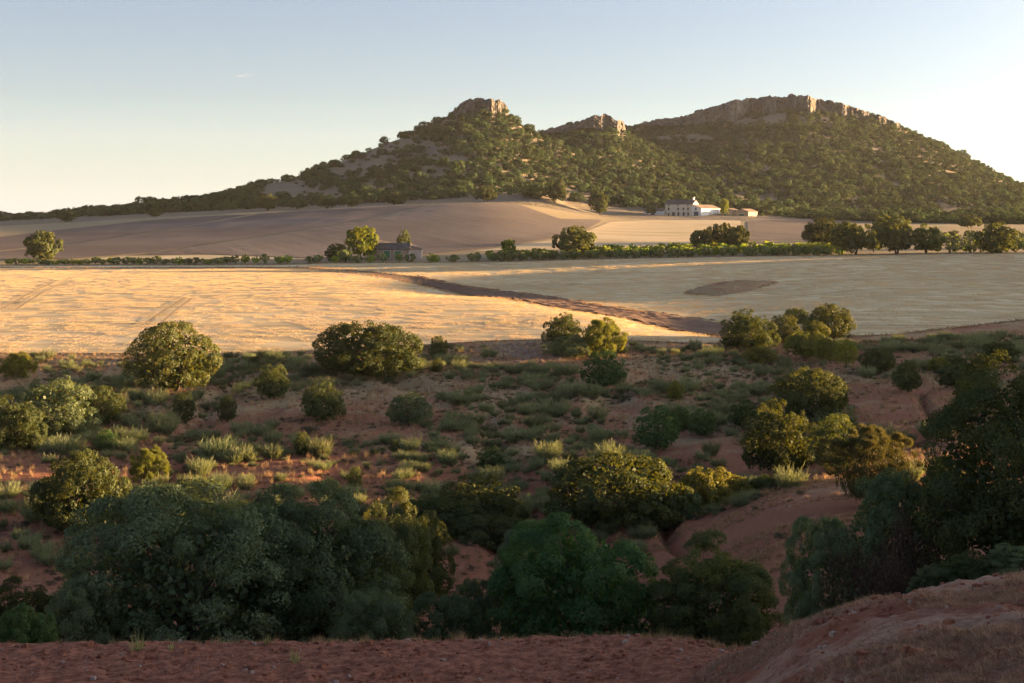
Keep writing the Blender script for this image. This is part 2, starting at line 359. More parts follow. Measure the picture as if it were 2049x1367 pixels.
# ------------------------------------------------------------------ the land: one height function h(x, y), heights relative to the camera
YG = np.exp(np.linspace(math.log(4.0), math.log(14000.0), 1100)); LY = np.log(YG)
UG = np.arange(-3000.0, 5600.0, 20.0)
cols = {
 -3000: [(4,-6),(28,-8.4),(33,-11),(42,-13),(100,-13.6),(140,-13),(330,-11),(620,-4),(1200,-4),(14000,-30)],
 -600: [(4,-6.5),(22,-7.9),(28,-8.45),(33,-11),(40,-13.8),(56,-14.6),(90,-14.3),(125,-13.9),(140,-13.7),(160,-13.1),(200,-12.7),(250,-12.5),(330,-12.4),(345,-12.2),(360,-11.8),(500,-8.5),(620,-6),(700,-5.4),(1200,-8),(14000,-60)],
 0: [(4,-6.5),(16,-7.4),(22,-7.9),(28,-8.45),(33,-11),(40,-14),(48,-14.8),(56,-15),(65,-14.9),(75,-14.7),(90,-14.4),(110,-14.2),(125,-14.05),(140,-13.7),(160,-13.15),(200,-12.9),(250,-12.55),(330,-12.4),(345,-12.0),(360,-11.3),(500,-8.4),(620,-5.4),(700,-4.9),(900,-6),(14000,-60)],
 350: [(4,-6.5),(16,-7.4),(22,-7.9),(28,-8.43),(33,-11),(40,-14),(48,-15),(56,-15.2),(65,-15),(75,-14.9),(90,-14.7),(110,-14.5),(125,-14.6),(133,-14.2),(141,-13.7),(160,-13.0),(200,-12.6),(250,-12.4),(330,-12.4),(345,-11.9),(360,-11.1),(500,-6.0),(620,-0.9),(800,1),(14000,-60)],
 700: [(4,-6.5),(16,-7.4),(22,-7.9),(28,-8.4),(33,-11),(40,-14),(48,-15.2),(56,-15.4),(65,-15.1),(75,-14.9),(90,-14.6),(110,-14.4),(125,-14.3),(135,-14.0),(145,-13.6),(165,-12.8),(200,-12.4),(250,-12.2),(300,-12.5),(320,-12.6),(335,-12.0),(345,-11.6),(360,-11.0),(500,-3.4),(620,3.2),(800,4),(14000,-60)],
 1000: [(4,-6.5),(16,-7.4),(22,-7.85),(28,-8.35),(33,-11),(40,-14.5),(48,-15.5),(56,-15.6),(65,-15.2),(75,-15),(90,-14.7),(110,-14.4),(130,-13.9),(140,-13.55),(150,-13.15),(170,-12.5),(195,-12.2),(212,-12.4),(236,-14.0),(262,-13.9),(300,-12.7),(335,-11.7),(345,-11.3),(360,-10.5),(500,-1.9),(620,6.2),(800,7),(14000,-60)],
 1200: [(4,-6.3),(16,-7.3),(22,-7.8),(28,-8.3),(33,-11),(40,-14),(48,-15.3),(56,-15.4),(65,-15.3),(75,-15.1),(90,-14.8),(110,-14.45),(130,-13.9),(140,-13.5),(150,-13.1),(162,-12.4),(175,-12.3),(190,-13.2),(205,-14.0),(222,-13.8),(250,-13.2),(300,-12.2),(340,-10.6),(360,-10.0),(430,-7),(500,-5.2),(620,-2.2),(760,0.5),(14000,-60)],
 1400: [(4,-6),(16,-7),(22,-7.6),(27,-8.0),(30,-9.2),(34,-11.5),(42,-13.2),(50,-13.6),(60,-13.9),(68,-14.8),(75,-15.2),(85,-15.2),(95,-15),(110,-14.6),(130,-14.05),(142,-13.6),(148,-13.3),(155,-13.1),(165,-14.0),(172,-14.4),(186,-14.3),(200,-13.8),(250,-12.9),(300,-11.9),(340,-10.2),(360,-9.6),(430,-7.5),(500,-5.5),(620,-3.0),(750,-1.0),(14000,-60)],
 1550: [(4,-5.8),(14,-6.2),(20,-6.6),(23,-6.9),(26,-8.2),(31,-10.5),(38,-12.3),(44,-12.7),(52,-12.4),(60,-12.6),(66,-12.85),(72,-14.2),(80,-14.9),(90,-15),(110,-14.6),(130,-14.2),(150,-13.85),(160,-13.9),(175,-13.9),(200,-13.3),(250,-12.4),(300,-11.5),(340,-10.0),(360,-9.4),(430,-7.5),(500,-5.8),(620,-3.4),(750,-1.6),(14000,-60)],
 1700: [(4,-5.6),(14,-5.7),(19,-5.9),(22,-6.15),(25,-7.2),(30,-9.2),(38,-11.4),(46,-12.0),(54,-12.0),(66,-12.3),(75,-13.5),(90,-14),(110,-13.9),(130,-13.7),(150,-13.45),(160,-13.4),(200,-12.6),(250,-11.8),(300,-11),(340,-9.9),(360,-9.3),(430,-7.2),(500,-6),(620,-4),(800,-2),(14000,-60)],
 2049: [(4,-5),(14,-5.1),(18,-5.3),(22,-5.7),(25,-6.5),(30,-7.6),(40,-9.4),(50,-10.9),(60,-12.3),(70,-13.3),(80,-13.7),(90,-13.7),(110,-13.2),(130,-12.9),(150,-12.8),(165,-13.0),(175,-12.9),(200,-12.3),(250,-11.3),(300,-10.4),(340,-9.4),(360,-9),(430,-7.3),(500,-6.5),(620,-4.5),(800,-2.5),(14000,-60)],
 2600: [(4,-4.5),(18,-4.8),(30,-6.5),(50,-10.4),(70,-13.2),(90,-13.6),(115,-13.0),(150,-12.3),(200,-12),(300,-10.5),(340,-9.5),(500,-7),(800,-4),(14000,-60)],
 5600: [(4,-4),(30,-6),(90,-11.5),(200,-12.5),(340,-11),(800,-6),(14000,-60)],
}
ks = sorted(cols)
prof = np.array([np.interp(LY, np.log([p[0] for p in cols[k]]), [p[1] for p in cols[k]]) for k in ks])
Z = np.array([np.interp(UG, ks, prof[:, j]) for j in range(len(YG))]).T          # [u, y]
Z = blur(blur(Z, 3.0, 0), 2.0, 1)

def curve(pts): a = np.array(pts, float); return lambda u: np.interp(u, a[:, 0], a[:, 1])
hill_defs = [
 dict(v=curve([(-3000,470),(-600,466),(-200,455),(0,447),(150,430),(300,409),(450,389),(550,363),(620,340),(700,314),(750,292),(800,272),(850,254),(900,230),(925,218),(965,210),(1005,220),(1040,246),(1080,272),(1150,302),(1250,345),(1350,382),(1450,408),(1600,440),(1800,470),(2600,500),(5600,500)]),
      yr=curve([(-3000,800),(0,780),(500,880),(965,1000),(1250,930),(1600,820),(5600,800)]), yb=curve([(-3000,690),(0,665),(500,640),(965,680),(1250,735),(1600,740),(5600,700)]), e=1.25),
 dict(v=curve([(-3000,520),(700,420),(900,340),(1000,296),(1080,268),(1130,256),(1180,244),(1215,240),(1245,256),(1258,270),(1330,306),(1400,336),(1500,376),(1600,406),(1700,432),(1800,450),(2200,500),(5600,520)]),
      yr=curve([(-3000,1150),(1215,1150),(1700,930),(5600,900)]), yb=curve([(-3000,800),(1215,800),(1700,800),(5600,800)]), e=1.1),
 dict(v=curve([(-3000,560),(900,400),(1100,306),(1200,274),(1260,256),(1290,249),(1350,240),(1400,229),(1450,217),(1500,207),(1560,200),(1620,198),(1680,207),(1750,231),(1800,249),(1850,269),(1900,294),(1950,322),(2000,350),(2049,371),(2200,420),(2500,450),(5600,480)]),
      yr=curve([(-3000,1400),(1700,1400),(2049,1280),(2500,1150),(5600,1100)]), yb=curve([(-3000,900),(5600,860)]), e=1.15),
]
for hd in hill_defs:
    vr = hd['v'](UG); yr = hd['yr'](UG); yb = hd['yb'](UG)
    sig = 1.0
    zr = -(vr - VH) / F * yr
    iyb = np.array([np.interp(yb[i], YG, Z[i]) for i in range(len(UG))])
    s = np.clip((YG[None, :] - yb[:, None]) / (yr - yb)[:, None], 0, None)
    up = iyb[:, None] + (zr - iyb)[:, None] * np.clip(s, 0, 1) ** hd['e']
    dn = zr[:, None] - (YG[None, :] - yr[:, None]) * 0.30
    hz = np.where(s <= 0, -1e3, np.where(s < 1, up, np.maximum(dn, -60)))
    Z = np.maximum(Z, hz)
# a bare knoll at the foot of the first hill
UU, YY = np.meshgrid(UG, YG, indexing='ij')
Z = Z + 7.5 * np.exp(-((UU - 1075) / 75) ** 2 - ((np.log(YY / 690)) / 0.045) ** 2)
Z = np.where(YY > 380, blur(blur(Z, 0.7, 0), 1.2, 1), Z)

def h(x, y):
    """height of the land, relative to the camera"""
    x = np.asarray(x, float); y = np.asarray(y, float)
    u = UC + x / np.maximum(y, 3.0) * F
    fu = np.clip((u - UG[0]) / 20.0, 0, len(UG) - 1.001); fy = np.clip((np.log(np.maximum(y, 4.0)) - LY[0]) / (LY[1] - LY[0]), 0, len(YG) - 1.001)
    i = fu.astype(int); j = fy.astype(int); a = fu - i; b = fy - j
    z = (Z[i, j] * (1 - b) + Z[i, j + 1] * b) * (1 - a) + (Z[i + 1, j] * (1 - b) + Z[i + 1, j + 1] * b) * a
    wn = np.interp(y, [4, 30, 34, 120, 141, 330, 640, 760, 1500], [0.03, 0.03, 0.32, 0.32, 0.015, 0.015, 0.2, 2.0, 3.2])
    lam = np.interp(y, [4, 34, 330, 640, 760], [3.0, 7.0, 14.0, 20.0, 38.0])
    lamq = np.where(y < 200, 7.0, np.where(y < 640, 18.0, 38.0))
    gl = np.interp(y, [52, 62, 118, 134], [0, 1, 1, 0]); gx = x + 3.0 * fbm(x / 14.0, y / 14.0, 91, 2)
    gully = -0.75 * np.clip(1 - np.abs(fbm(gx / 7.0, y / 26.0, 92, 2)) / 0.16, 0, 1)
    return z + wn * fbm(x / lamq, y / lamq, 3, 4) + gl * gully
def pix(u, v, ymin=4.0, ymax=6000):
    """first ground point seen along the ray through photo pixel (u, v) past ymin"""
    ys = np.exp(np.linspace(math.log(ymin), math.log(ymax), 2600)); xs = (u - UC) / F * ys
    vg = VH - h(xs, ys) / ys * F
    k = np.argmax(vg <= v)
    if vg[k] > v: k = len(ys) - 1
    return xs[k], ys[k], float(h(xs[k], ys[k]))
def G(x, y): return float(h(np.array([x]), np.array([y]))[0]) + CZ

# terrain mesh: a fan of rows that widen with distance, one sheet to the horizon
uf = np.concatenate([np.linspace(-3000, -120, 60)[:-1], np.arange(-120, 2180, 6.0), np.linspace(2180, 5600, 70)])
yf = np.exp(np.linspace(math.log(4.0), math.log(2900.0), 560))
jh = int(np.argmax(yf > 640))
def terrain_part(name, j0, j1, mat, back=False):
    yy = yf[j0:j1]; X = (uf[None, :] - UC) / F * yy[:, None]; Y = np.repeat(yy[:, None], len(uf), 1)
    ZZ = h(X, Y) + CZ
    if back:
        X = np.vstack([np.linspace(-500, 500, len(uf))[None, :], X]); Y = np.vstack([np.full((1, len(uf)), -250.0), Y]); ZZ = np.vstack([np.full((1, len(uf)), CZ - 5.0), ZZ])
    v = np.stack([X, Y, ZZ], -1).reshape(-1, 3)
    o = link(name, mesh_from(name, v, grid_faces(X.shape[0], len(uf)), mat, True)); tag(o, kind='structure'); return o
terrain_part('ground', 0, jh + 1, M['ground'], True)
terrain_part('hills', jh, len(yf), M['hill'])

# a low hill beyond the frame's edge, where the sun goes down: it shades the valley
xs = np.arange(10, 420, 5.0); ys_ = np.arange(-160, 470, 5.0)
Hc = curve([(-160,8),(0,6),(54,2.2),(62,1),(71,-1.2),(84,-6.2),(95,-9.0),(106,-8.6),(116,-6.6),(133,-3.6),(150,-3.6),(160,-4.4),(168,-6.2),(175,-6.8),(184,-5.8),(197,-5.1),(230,-5.0),(255,-4.0),(272,-1.5),(295,1.0),(345,1.2),(362,-1.5),(376,-6),(390,-9),(480,-14)])
X, Y = np.meshgrid(xs, ys_)
xr = 0.36 * np.maximum(Y, 0) + 75
bmp = np.exp(-((X - xr) / np.where(X < xr, 30, 70)) ** 2)
Zr = -22 + (Hc(Y) + 22 + 0.4 * fbm(X / 9, Y / 9, 9)) * bmp + CZ
o = link('sunset_hill', mesh_from('sunset_hill', np.stack([X, Y, Zr], -1).reshape(-1, 3), grid_faces(len(ys_), len(xs)), M['ground'], True)); tag(o, kind='structure')

# ------------------------------------------------------------------ fields, laid as sheets a little above the land
def sheet(name, us, yb, yt, mat, nrow, lift=0.06, clod=0.0, lam=0.5, kind='structure', smooth=True, power=1.0):
    us = np.asarray(us, float); t = np.linspace(0, 1, nrow)[:, None] ** power
    Yv = np.exp(np.log(yb)[None, :] * (1 - t) + np.log(yt)[None, :] * t); Xv = (us[None, :] - UC) / F * Yv
    Zv = h(Xv, Yv) + CZ + lift
    if clod: Zv = Zv + clod * (fbm(Xv / lam, Yv / lam, 31, 4, 0.6) + 0.25)
    o = link(name, mesh_from(name, np.stack([Xv, Yv, Zv], -1).reshape(-1, 3), grid_faces(nrow, len(us)), mat, smooth)); tag(o, kind=kind); return o
def ycurve(us, pts, ymin=40):
    vv = curve(pts)(us); return np.array([pix(u, v, ymin)[1] for u, v in zip(us, vv)])

FIELD = {}
us = np.arange(-420, 1466, 6.0)
FIELD['gold'] = (us, curve([(-420,140),(450,140.5),(650,143),(1000,149),(1200,149.5),(1400,147.5),(1465,150)])(us), curve([(-420,328),(520,326),(640,316),(700,303),(780,280),(850,256),(1000,214),(1200,181),(1400,157.5),(1465,150.6)])(us))
sheet('stubble_field', us, curve([(-420,140),(450,140.5),(650,143),(1000,149),(1200,149.5),(1400,147.5),(1465,150)])(us),
      curve([(-420,328),(520,326),(640,316),(700,303),(780,280),(850,256),(1000,214),(1200,181),(1400,157.5),(1465,150.6)])(us), M['stubble_gold'], 90, 0.07)
us = np.arange(620, 2300, 6.0)
yb = ycurve(us, [(620,537),(700,541),(780,548),(840,556),(930,576),(1100,597),(1250,620),(1430,646),(1500,656),(1700,673),(1780,671),(1850,663),(1950,652),(2049,640),(2300,632)], 150)
yt = ycurve(us, [(620,528),(800,527),(1000,525),(1200,520),(1500,514),(1700,511),(2049,508),(2300,506)], 280)
FIELD['pale'] = (us, np.minimum(yb, yt - 0.5), yt)
sheet('stubble_field', us, np.minimum(yb, yt - 0.5), yt, M['stubble_pale'], 80, 0.07)
# the lane strip between orchard and ditch on the near side
us = np.arange(-420, 640, 8.0); sheet('stubble_strip', us, np.full(len(us), 331.0), np.full(len(us), 338.0), M['stubble_pale'], 6, 0.07)
# tilled red strip in the dip behind the near field's crest
us = np.arange(835, 1500, 6.0)
yt = ycurve(us, [(835,552),(930,573),(1100,594),(1250,617),(1430,643),(1500,652)], 150)
sheet('tilled_strip', us, np.maximum(curve([(835,268),(1000,222),(1200,186),(1400,161),(1500,156)])(us), 0), yt, M['redplough'], 40, 0.05, 0.30, 1.4)
# ploughed slopes below the hills, parted by grass balks
topv = [(-420,488),(0,474),(130,458),(300,440),(400,433),(520,427),(600,421),(700,416),(800,411),(872,408),(900,406),(1000,403),(1040,409),(1085,425),(1120,437),(1210,439)]
A = [(-420,534),(0,503),(140,489),(300,466),(430,443),(520,428)]
B = [(-420,560),(150,519),(300,507),(450,484),(640,456),(760,434),(872,409)]
bot = [(-420,524),(0,521),(150,520),(240,513),(420,510),(640,519),(760,519),(850,511),(920,504),(1000,494),(1110,478),(1170,462),(1210,441)]
def psheet(name, u0, u1, lo, hi, mat, nrow, step=8, inset=1.2):
    us = np.arange(u0, u1, step, dtype=float); a = ycurve(us, [(p, q - inset) for p, q in lo], 345); b = ycurve(us, [(p, q + inset) for p, q in hi], 345)
    sheet(name, us, a, np.maximum(b, a + 0.2), mat, nrow, 0.10)
bm = [(u, min(curve(A)(u), curve(bot)(u))) for u in range(-420, 521, 20)]
psheet('ploughed_field', -420, 516, bm, topv, M['plough'], 40)
bm2 = [(u, min(curve(B)(u), curve(bot)(u))) for u in range(-420, 873, 20)]
hi2 = [(u, (min(curve(A)(u), curve(bot)(u)) if u < 520 else curve(topv)(u))) for u in range(-420, 873, 20)]
psheet('ploughed_field', -60, 866, bm2, hi2, M['plough'], 40)
hi3 = [(u, (min(curve(B)(u), curve(bot)(u)) if u < 872 else curve(topv)(u))) for u in range(-420, 1211, 20)]
psheet('ploughed_field', 250, 1206, bot, hi3, M['plough2'], 60)
psheet('stubble_strip', 150, 640, [(150,521.5),(240,521),(640,521)], [(150,520.5),(240,512.5),(420,510),(640,518.5)], M['stubble_pale'], 10)
# lit stubble below the farm, and a mauve fallow beside it
psheet('stubble_field', 930, 1486, [(930,506),(1000,503),(1100,502),(1480,498),(1486,498)], [(930,504),(1000,495),(1110,479),(1180,460),(1220,444),(1300,440),(1440,440),(1500,441)], M['stubble_gold'], 40)
psheet('fallow_field', 1496, 1640, [(1496,483),(1640,482)], [(1496,443),(1560,438),(1640,440)], M['plough2'], 24)

# wheel marks pressed into the golden stubble
for (pa, off) in ((((283, 654), (330, 622), (372, 597)), 0), (((318, 652), (352, 622), (384, 599)), 0), (((0, 622), (60, 588), (118, 562)), 0), (((30, 622), (90, 584), (140, 564)), 0)):
    q = np.array([pix(a, b, 145)[:2] for a, b in pa]); t = np.linspace(0, 1, 30); px = np.interp(t, [0, .5, 1], q[:, 0]); py = np.interp(t, [0, .5, 1], q[:, 1])
    nx = np.gradient(py); ny = -np.gradient(px); L = np.hypot(nx, ny); nx, ny = nx / L * 0.2, ny / L * 0.2
    Xv = np.stack([px - nx, px + nx]); Yv = np.stack([py - ny, py + ny]); Zv = h(Xv, Yv) + CZ + 0.15
    o = link('wheel_track', mesh_from('wheel_track', np.stack([Xv, Yv, Zv], -1).reshape(-1, 3), grid_faces(2, 30), M['trackmark'])); tag(o, kind='structure')

# mound of red earth left unploughed in the pale field
us = np.linspace(1372, 1552, 60); x0, y0, _ = pix(1372, 588, 200); x1, y1, _ = pix(1552, 567, 200)
mid = np.linspace(y0, y1, 60); hw = (13 + 5 * fbm(np.linspace(0, 6, 60), np.zeros(60), 3, 3)) * np.sin(np.linspace(0, math.pi, 60)) ** 0.8 + 0.2
t = np.linspace(-1, 1, 25)[:, None]; Yv = mid[None, :] + t * hw[None, :]; Xv = (us[None, :] - UC) / F * Yv
Zv = h(Xv, Yv) + CZ + 0.12 + (0.75 + 0.75 * fbm(Xv / 3, Yv / 3, 5)) * np.clip(1 - t ** 2, 0, 1) * np.sin(np.linspace(0, math.pi, 60))[None, :] ** 0.7
o = link('earth_mound', mesh_from('earth_mound', np.stack([Xv, Yv, Zv], -1).reshape(-1, 3), grid_faces(25, 60), M['ground'], True))
tag(o, 'long low mound of bare red earth left standing in the pale stubble field', 'mound')

# tilled red track along the bottom of the picture, and the grassy bank that rises beside it
us = np.arange(-160, 1600, 4.5)
yb = np.full(len(us), 14.0); yt = curve([(-160,28.3),(700,28.2),(1200,28.4),(1400,27.2),(1500,26),(1600,24)])(us)
sheet('dirt_track', us, yb, yt, M['track'], 190, 0.06, 0.085, 0.40)
us = np.arange(1180, 2300, 4.5)
sheet('grassy_bank', us, np.full(len(us), 12.0), curve([(1180,13),(1260,17),(1330,20.5),(1400,23),(1460,24),(1550,23.5),(1700,23),(2300,23)])(us), M['bank'], 240, 0.13, 0.13, 0.5)
# ------------------------------------------------------------------ plants: mesh makers (unit width crowns, built of leaf-sized faces)
def unit(v): return v / np.maximum(np.linalg.norm(v, axis=-1, keepdims=True), 1e-9)
def quads(P, Nn, ln, wd, r):
    """rhombic leaves: centre P, facing Nn, length ln, width wd"""
    t = unit(np.cross(Nn, unit(r.normal(size=P.shape)))); b = np.cross(unit(Nn), t)
    v = np.stack([P - t * ln[:, None] / 2, P + b * wd[:, None] / 2, P + t * ln[:, None] / 2, P - b * wd[:, None] / 2], 1).reshape(-1, 3)
    return v, np.arange(len(v)).reshape(-1, 4)
def tube(path, rad, k=6):
    path = np.asarray(path, float); n = len(path); d = np.gradient(path, axis=0); d = unit(d)
    a = unit(np.cross(d, np.array([0.31, 0.95, 0.05]))); b = np.cross(d, a)
    th = np.linspace(0, 2 * math.pi, k, endpoint=False)
    v = path[:, None, :] + np.asarray(rad)[:, None, None] * (np.cos(th)[None, :, None] * a[:, None, :] + np.sin(th)[None, :, None] * b[:, None, :])
    i = np.arange(n - 1)[:, None] * k; j = np.arange(k)[None, :]; j2 = (j + 1) % k
    f = np.stack([i + j, i + j2, i + k + j2, i + k + j], -1).reshape(-1, 4)
    return v.reshape(-1, 3), f
def tubes_mesh(name, items, mat):
    vs = []; fs = []; n = 0
    for p, r, k in items:
        v, f = tube(p, r, k); vs.append(v); fs.append(f + n); n += len(v)
    return mesh_from(name, np.concatenate(vs), np.concatenate(fs), mat, True)

def make_tree(key, seed, asp, nc, nl, leaf, mat, bottom=0.06, lobe=0.16, rc=(0.09, 0.16), open_=0.0, stems=3, trunk=0.035, flat=1.0, twig=0, top=1.0, nlobe=15, lobesize=1.0, low=0.46, needle=0):
    """crown + trunk meshes; width 1, height asp, foot at the origin"""
    r = np.random.default_rng(seed)
    zc = bottom + (asp - bottom) * low; ru = asp - zc; rl = zc - bottom
    # big lobes over the envelope, small clumps over the lobes
    i = np.arange(nlobe) + 0.5; ph = np.arccos(1 - 1.62 * i / nlobe); th = math.pi * (1 + 5 ** 0.5) * i + r.uniform(0, 6)
    d = unit(np.stack([np.cos(th) * np.sin(ph), np.sin(th) * np.sin(ph), np.cos(ph)], -1) + r.normal(scale=0.16, size=(nlobe, 3)))
    env = lambda dd: np.stack([dd[:, 0] * 0.5, dd[:, 1] * 0.5, np.where(dd[:, 2] > 0, dd[:, 2] * ru * top, dd[:, 2] * rl)], -1)
    R = r.uniform(0.17, 0.27, nlobe) * lobesize
    hgt = max(0.75, min(1.1, asp * 1.2))
    lc = env(d); Ln = np.linalg.norm(lc, axis=1, keepdims=True)
    lc = lc * np.clip((Ln - R[:, None] * 0.92) / Ln, 0.15, 1) * (1 + lobe * r.normal(scale=0.55, size=(nlobe, 1)))
    li = r.choice(nlobe, size=nc * 2, p=R ** 2 / (R ** 2).sum())
    od = unit(lc)[li]; cd = unit(r.normal(size=(nc * 2, 3)) + od * 0.7 + [0, 0, 0.25])
    rad = r.uniform(*rc, size=nc * 2)
    cen = lc[li] + cd * (R[li] - rad * 0.6)[:, None] * [1, 1, hgt]
    bur = np.zeros(len(cen), bool)
    for c, q in zip(lc, R): bur |= (((cen - c) / [1, 1, hgt]) ** 2).sum(1) < (0.68 * q) ** 2
    cen, rad, li, cd = cen[~bur][:nc], rad[~bur][:nc], li[~bur][:nc], cd[~bur][:nc]
    nc = len(cen)
    keepc = r.random(nc) > open_
    cen, rad, cd = cen[keepc], rad[keepc], cd[keepc]
    w = rad ** 2; w /= w.sum()
    ci = r.choice(len(cen), size=int(nl * 1.5), p=w)
    out = cd[ci]
    dl = unit(r.normal(size=(len(ci), 3)) + out * 0.75)
    sc = np.stack([np.ones(len(ci)), np.ones(len(ci)), np.full(len(ci), 0.8 * flat)], -1)
    P = cen[ci] + dl * sc * (rad[ci] * (0.72 + 0.42 * r.random(len(ci)) ** 1.5))[:, None]
    # drop leaves buried deep inside neighbouring clumps
    bad = np.zeros(len(P), bool)
    for c, q in zip(lc, R): bad |= (((P - c) / [1, 1, hgt]) ** 2).sum(1) < (0.6 * q) ** 2
    bad &= r.random(len(P)) < 0.9
    P, dl, ci, out = P[~bad][:nl], dl[~bad][:nl], ci[~bad][:nl], out[~bad][:nl]
    nn = unit(dl + 0.5 * out + 0.6 * r.normal(size=dl.shape))
    ct = r.random(len(cen)); tint = np.clip(0.25 + 0.35 * ct[ci] + 0.4 * r.random(len(ci)) - 0.1, 0, 1)
    ln = leaf * r.uniform(0.7, 1.35, len(P)); wd = ln * r.uniform(0.5, 0.75, len(P))
    # denser shade leaves in the middle
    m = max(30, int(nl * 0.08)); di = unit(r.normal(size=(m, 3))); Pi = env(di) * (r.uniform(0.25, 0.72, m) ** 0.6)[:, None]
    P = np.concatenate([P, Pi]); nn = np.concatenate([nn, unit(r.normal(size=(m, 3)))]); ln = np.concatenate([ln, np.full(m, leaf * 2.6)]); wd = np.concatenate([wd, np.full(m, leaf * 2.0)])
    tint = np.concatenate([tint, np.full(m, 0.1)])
    P[:, 2] += zc; P[:, 2] = np.maximum(P[:, 2], 0.012)
    if needle:
        dd = np.concatenate([dl, unit(r.normal(size=(m, 3)))]); tt = unit(dd * 0.6 + [0, 0, 0.9] + 0.35 * r.normal(size=dd.shape)); bb = unit(np.cross(tt, unit(r.normal(size=dd.shape)))); L_ = ln * needle; w_ = ln * 0.28
        v = np.stack([P - tt * L_[:, None] / 2, P + bb * w_[:, None] / 2, P + tt * L_[:, None] / 2, P - bb * w_[:, None] / 2], 1).reshape(-1, 3); v[:, 2] = np.maximum(v[:, 2], 0.0); f = np.arange(len(v)).reshape(-1, 4)
    else: v, f = quads(P, nn, ln, wd, r)
    crown = mesh_from(key + '_crown', v, f, mat, False, {'tint': np.repeat(tint, 4)})
    cw = cen + np.array([0, 0, zc]); items = []
    for s in range(stems):
        a = r.uniform(0, 6.28); b0 = np.array([math.cos(a), math.sin(a), 0]) * (0.05 if stems > 1 else 0.0) * r.uniform(0.5, 1.6)
        tgt = np.array([math.cos(a) * 0.15, math.sin(a) * 0.15, zc * 1.05]); mid = (b0 + tgt) / 2 + r.normal(scale=0.02, size=3)
        tk = trunk * r.uniform(0.7, 1.1)
        items.append(([b0 - [0, 0, 0.05], b0 + [0, 0, 0.04], mid, tgt], [tk * 1.35, tk, tk * 0.8, tk * 0.45], 7))
        for k in range(4):
            c = cw[r.integers(len(cw))]
            st = mid * 0.4 + tgt * 0.6 if k % 2 else mid
            items.append(([st, (st + c) / 2 + r.normal(scale=0.025, size=3) + [0, 0, -0.02], c], [tk * 0.5, tk * 0.32, tk * 0.1], 5))
    for k in range(twig):
        c = cw[r.integers(len(cw))]; st = np.array([r.normal() * 0.05, r.normal() * 0.05, zc * r.uniform(0.3, 0.9)])
        items.append(([st, (st + c) / 2 + r.normal(scale=0.03, size=3), c], [trunk * 0.3, trunk * 0.2, trunk * 0.07], 4))
    return crown, tubes_mesh(key + '_trunk', items, M['bark']), asp

def make_broom(key, seed, n, mat, width=0.02, spread=0.55, sprig=3):
    """a broom: many thin upright stems fanning from one foot; height 1"""
    r = np.random.default_rng(seed); V = []; Fc = []; tint = []; k = 0
    a = r.uniform(0, 6.283, n); lean = spread * np.sqrt(r.random(n)); ln = (0.30 + 0.70 * r.random(n) ** 0.8) * (1 - 0.45 * lean ** 2)
    d = np.stack([np.cos(a) * np.sin(lean), np.sin(a) * np.sin(lean), np.cos(lean)], -1)
    b0 = np.stack([np.cos(a), np.sin(a), np.zeros(n)], -1) * (0.28 * np.sqrt(r.random(n)))[:, None]
    side = unit(np.cross(d, unit(r.normal(size=(n, 3)))))
    segs = []
    for s in range(sprig + 1):
        if s == 0: st, dd, L, w = b0, d, ln, np.full(n, width)
        else:
            st = b0 + d * (ln * r.uniform(0.35, 0.85, n))[:, None]; dd = unit(d + 0.38 * r.normal(size=(n, 3)) + [0, 0, 0.2]); L = ln * r.uniform(0.18, 0.45, n); w = np.full(n, width * 0.9)
        en = st + dd * L[:, None]; sd_ = unit(np.cross(dd, unit(r.normal(size=(n, 3)))))
        mid = (st + en) / 2
        v = np.stack([st - sd_ * (w * 0.35)[:, None], mid + sd_ * w[:, None] / 2, en, mid - sd_ * w[:, None] / 2], 1).reshape(-1, 3)
        segs.append(v); tint.append(np.repeat(np.clip(0.2 + 0.5 * r.random(n) + 0.12 * s, 0, 1), 4))
    v = np.concatenate(segs); v[:, 2] = np.maximum(v[:, 2], -0.02)
    return mesh_from(key, v, np.arange(len(v)).reshape(-1, 4), mat, False, {'tint': np.concatenate(tint)})
def make_low(key, seed, n, leaf, mat, asp=0.6, lumps=9):
    """low cushion shrub; width 1"""
    r = np.random.default_rng(seed)
    c = np.stack([r.normal(scale=0.2, size=lumps), r.normal(scale=0.2, size=lumps), np.full(lumps, asp * 0.3)], -1); q = r.uniform(0.14, 0.27, lumps)
    ci = r.integers(lumps, size=n); d = unit(r.normal(size=(n, 3)) + [0, 0, 0.6])
    P = c[ci] + d * (q[ci] * r.uniform(0.6, 1.15, n))[:, None] * [1, 1, asp * 1.5]; P[:, 2] = np.abs(P[:, 2])
    v, f = quads(P, unit(d + 0.8 * r.normal(size=d.shape)), leaf * r.uniform(0.6, 1.4, n), leaf * 0.55 * r.uniform(0.6, 1.4, n), r)
    return mesh_from(key, v, f, mat, False, {'tint': np.repeat(np.clip(r.random(n) * 0.6 + 0.4 * r.random(lumps)[ci], 0, 1), 4)})
def make_tuft(key, seed, n, mat, width=0.035, spread=0.7):
    r = np.random.default_rng(seed); a = r.uniform(0, 6.283, n); le = spread * r.random(n); L = r.uniform(0.5, 1.0, n)
    d = np.stack([np.cos(a) * np.sin(le), np.sin(a) * np.sin(le), np.cos(le)], -1); b0 = r.normal(scale=0.13, size=(n, 3)) * [1, 1, 0]
    s = unit(np.cross(d, unit(r.normal(size=(n, 3))))) * width / 2
    v = np.stack([b0 - s, b0 + s, b0 + d * L[:, None]], 1).reshape(-1, 3)
    return mesh_from(key, v, np.arange(len(v)).reshape(-1, 3), mat, False, {'tint': np.repeat(r.random(n), 3)})

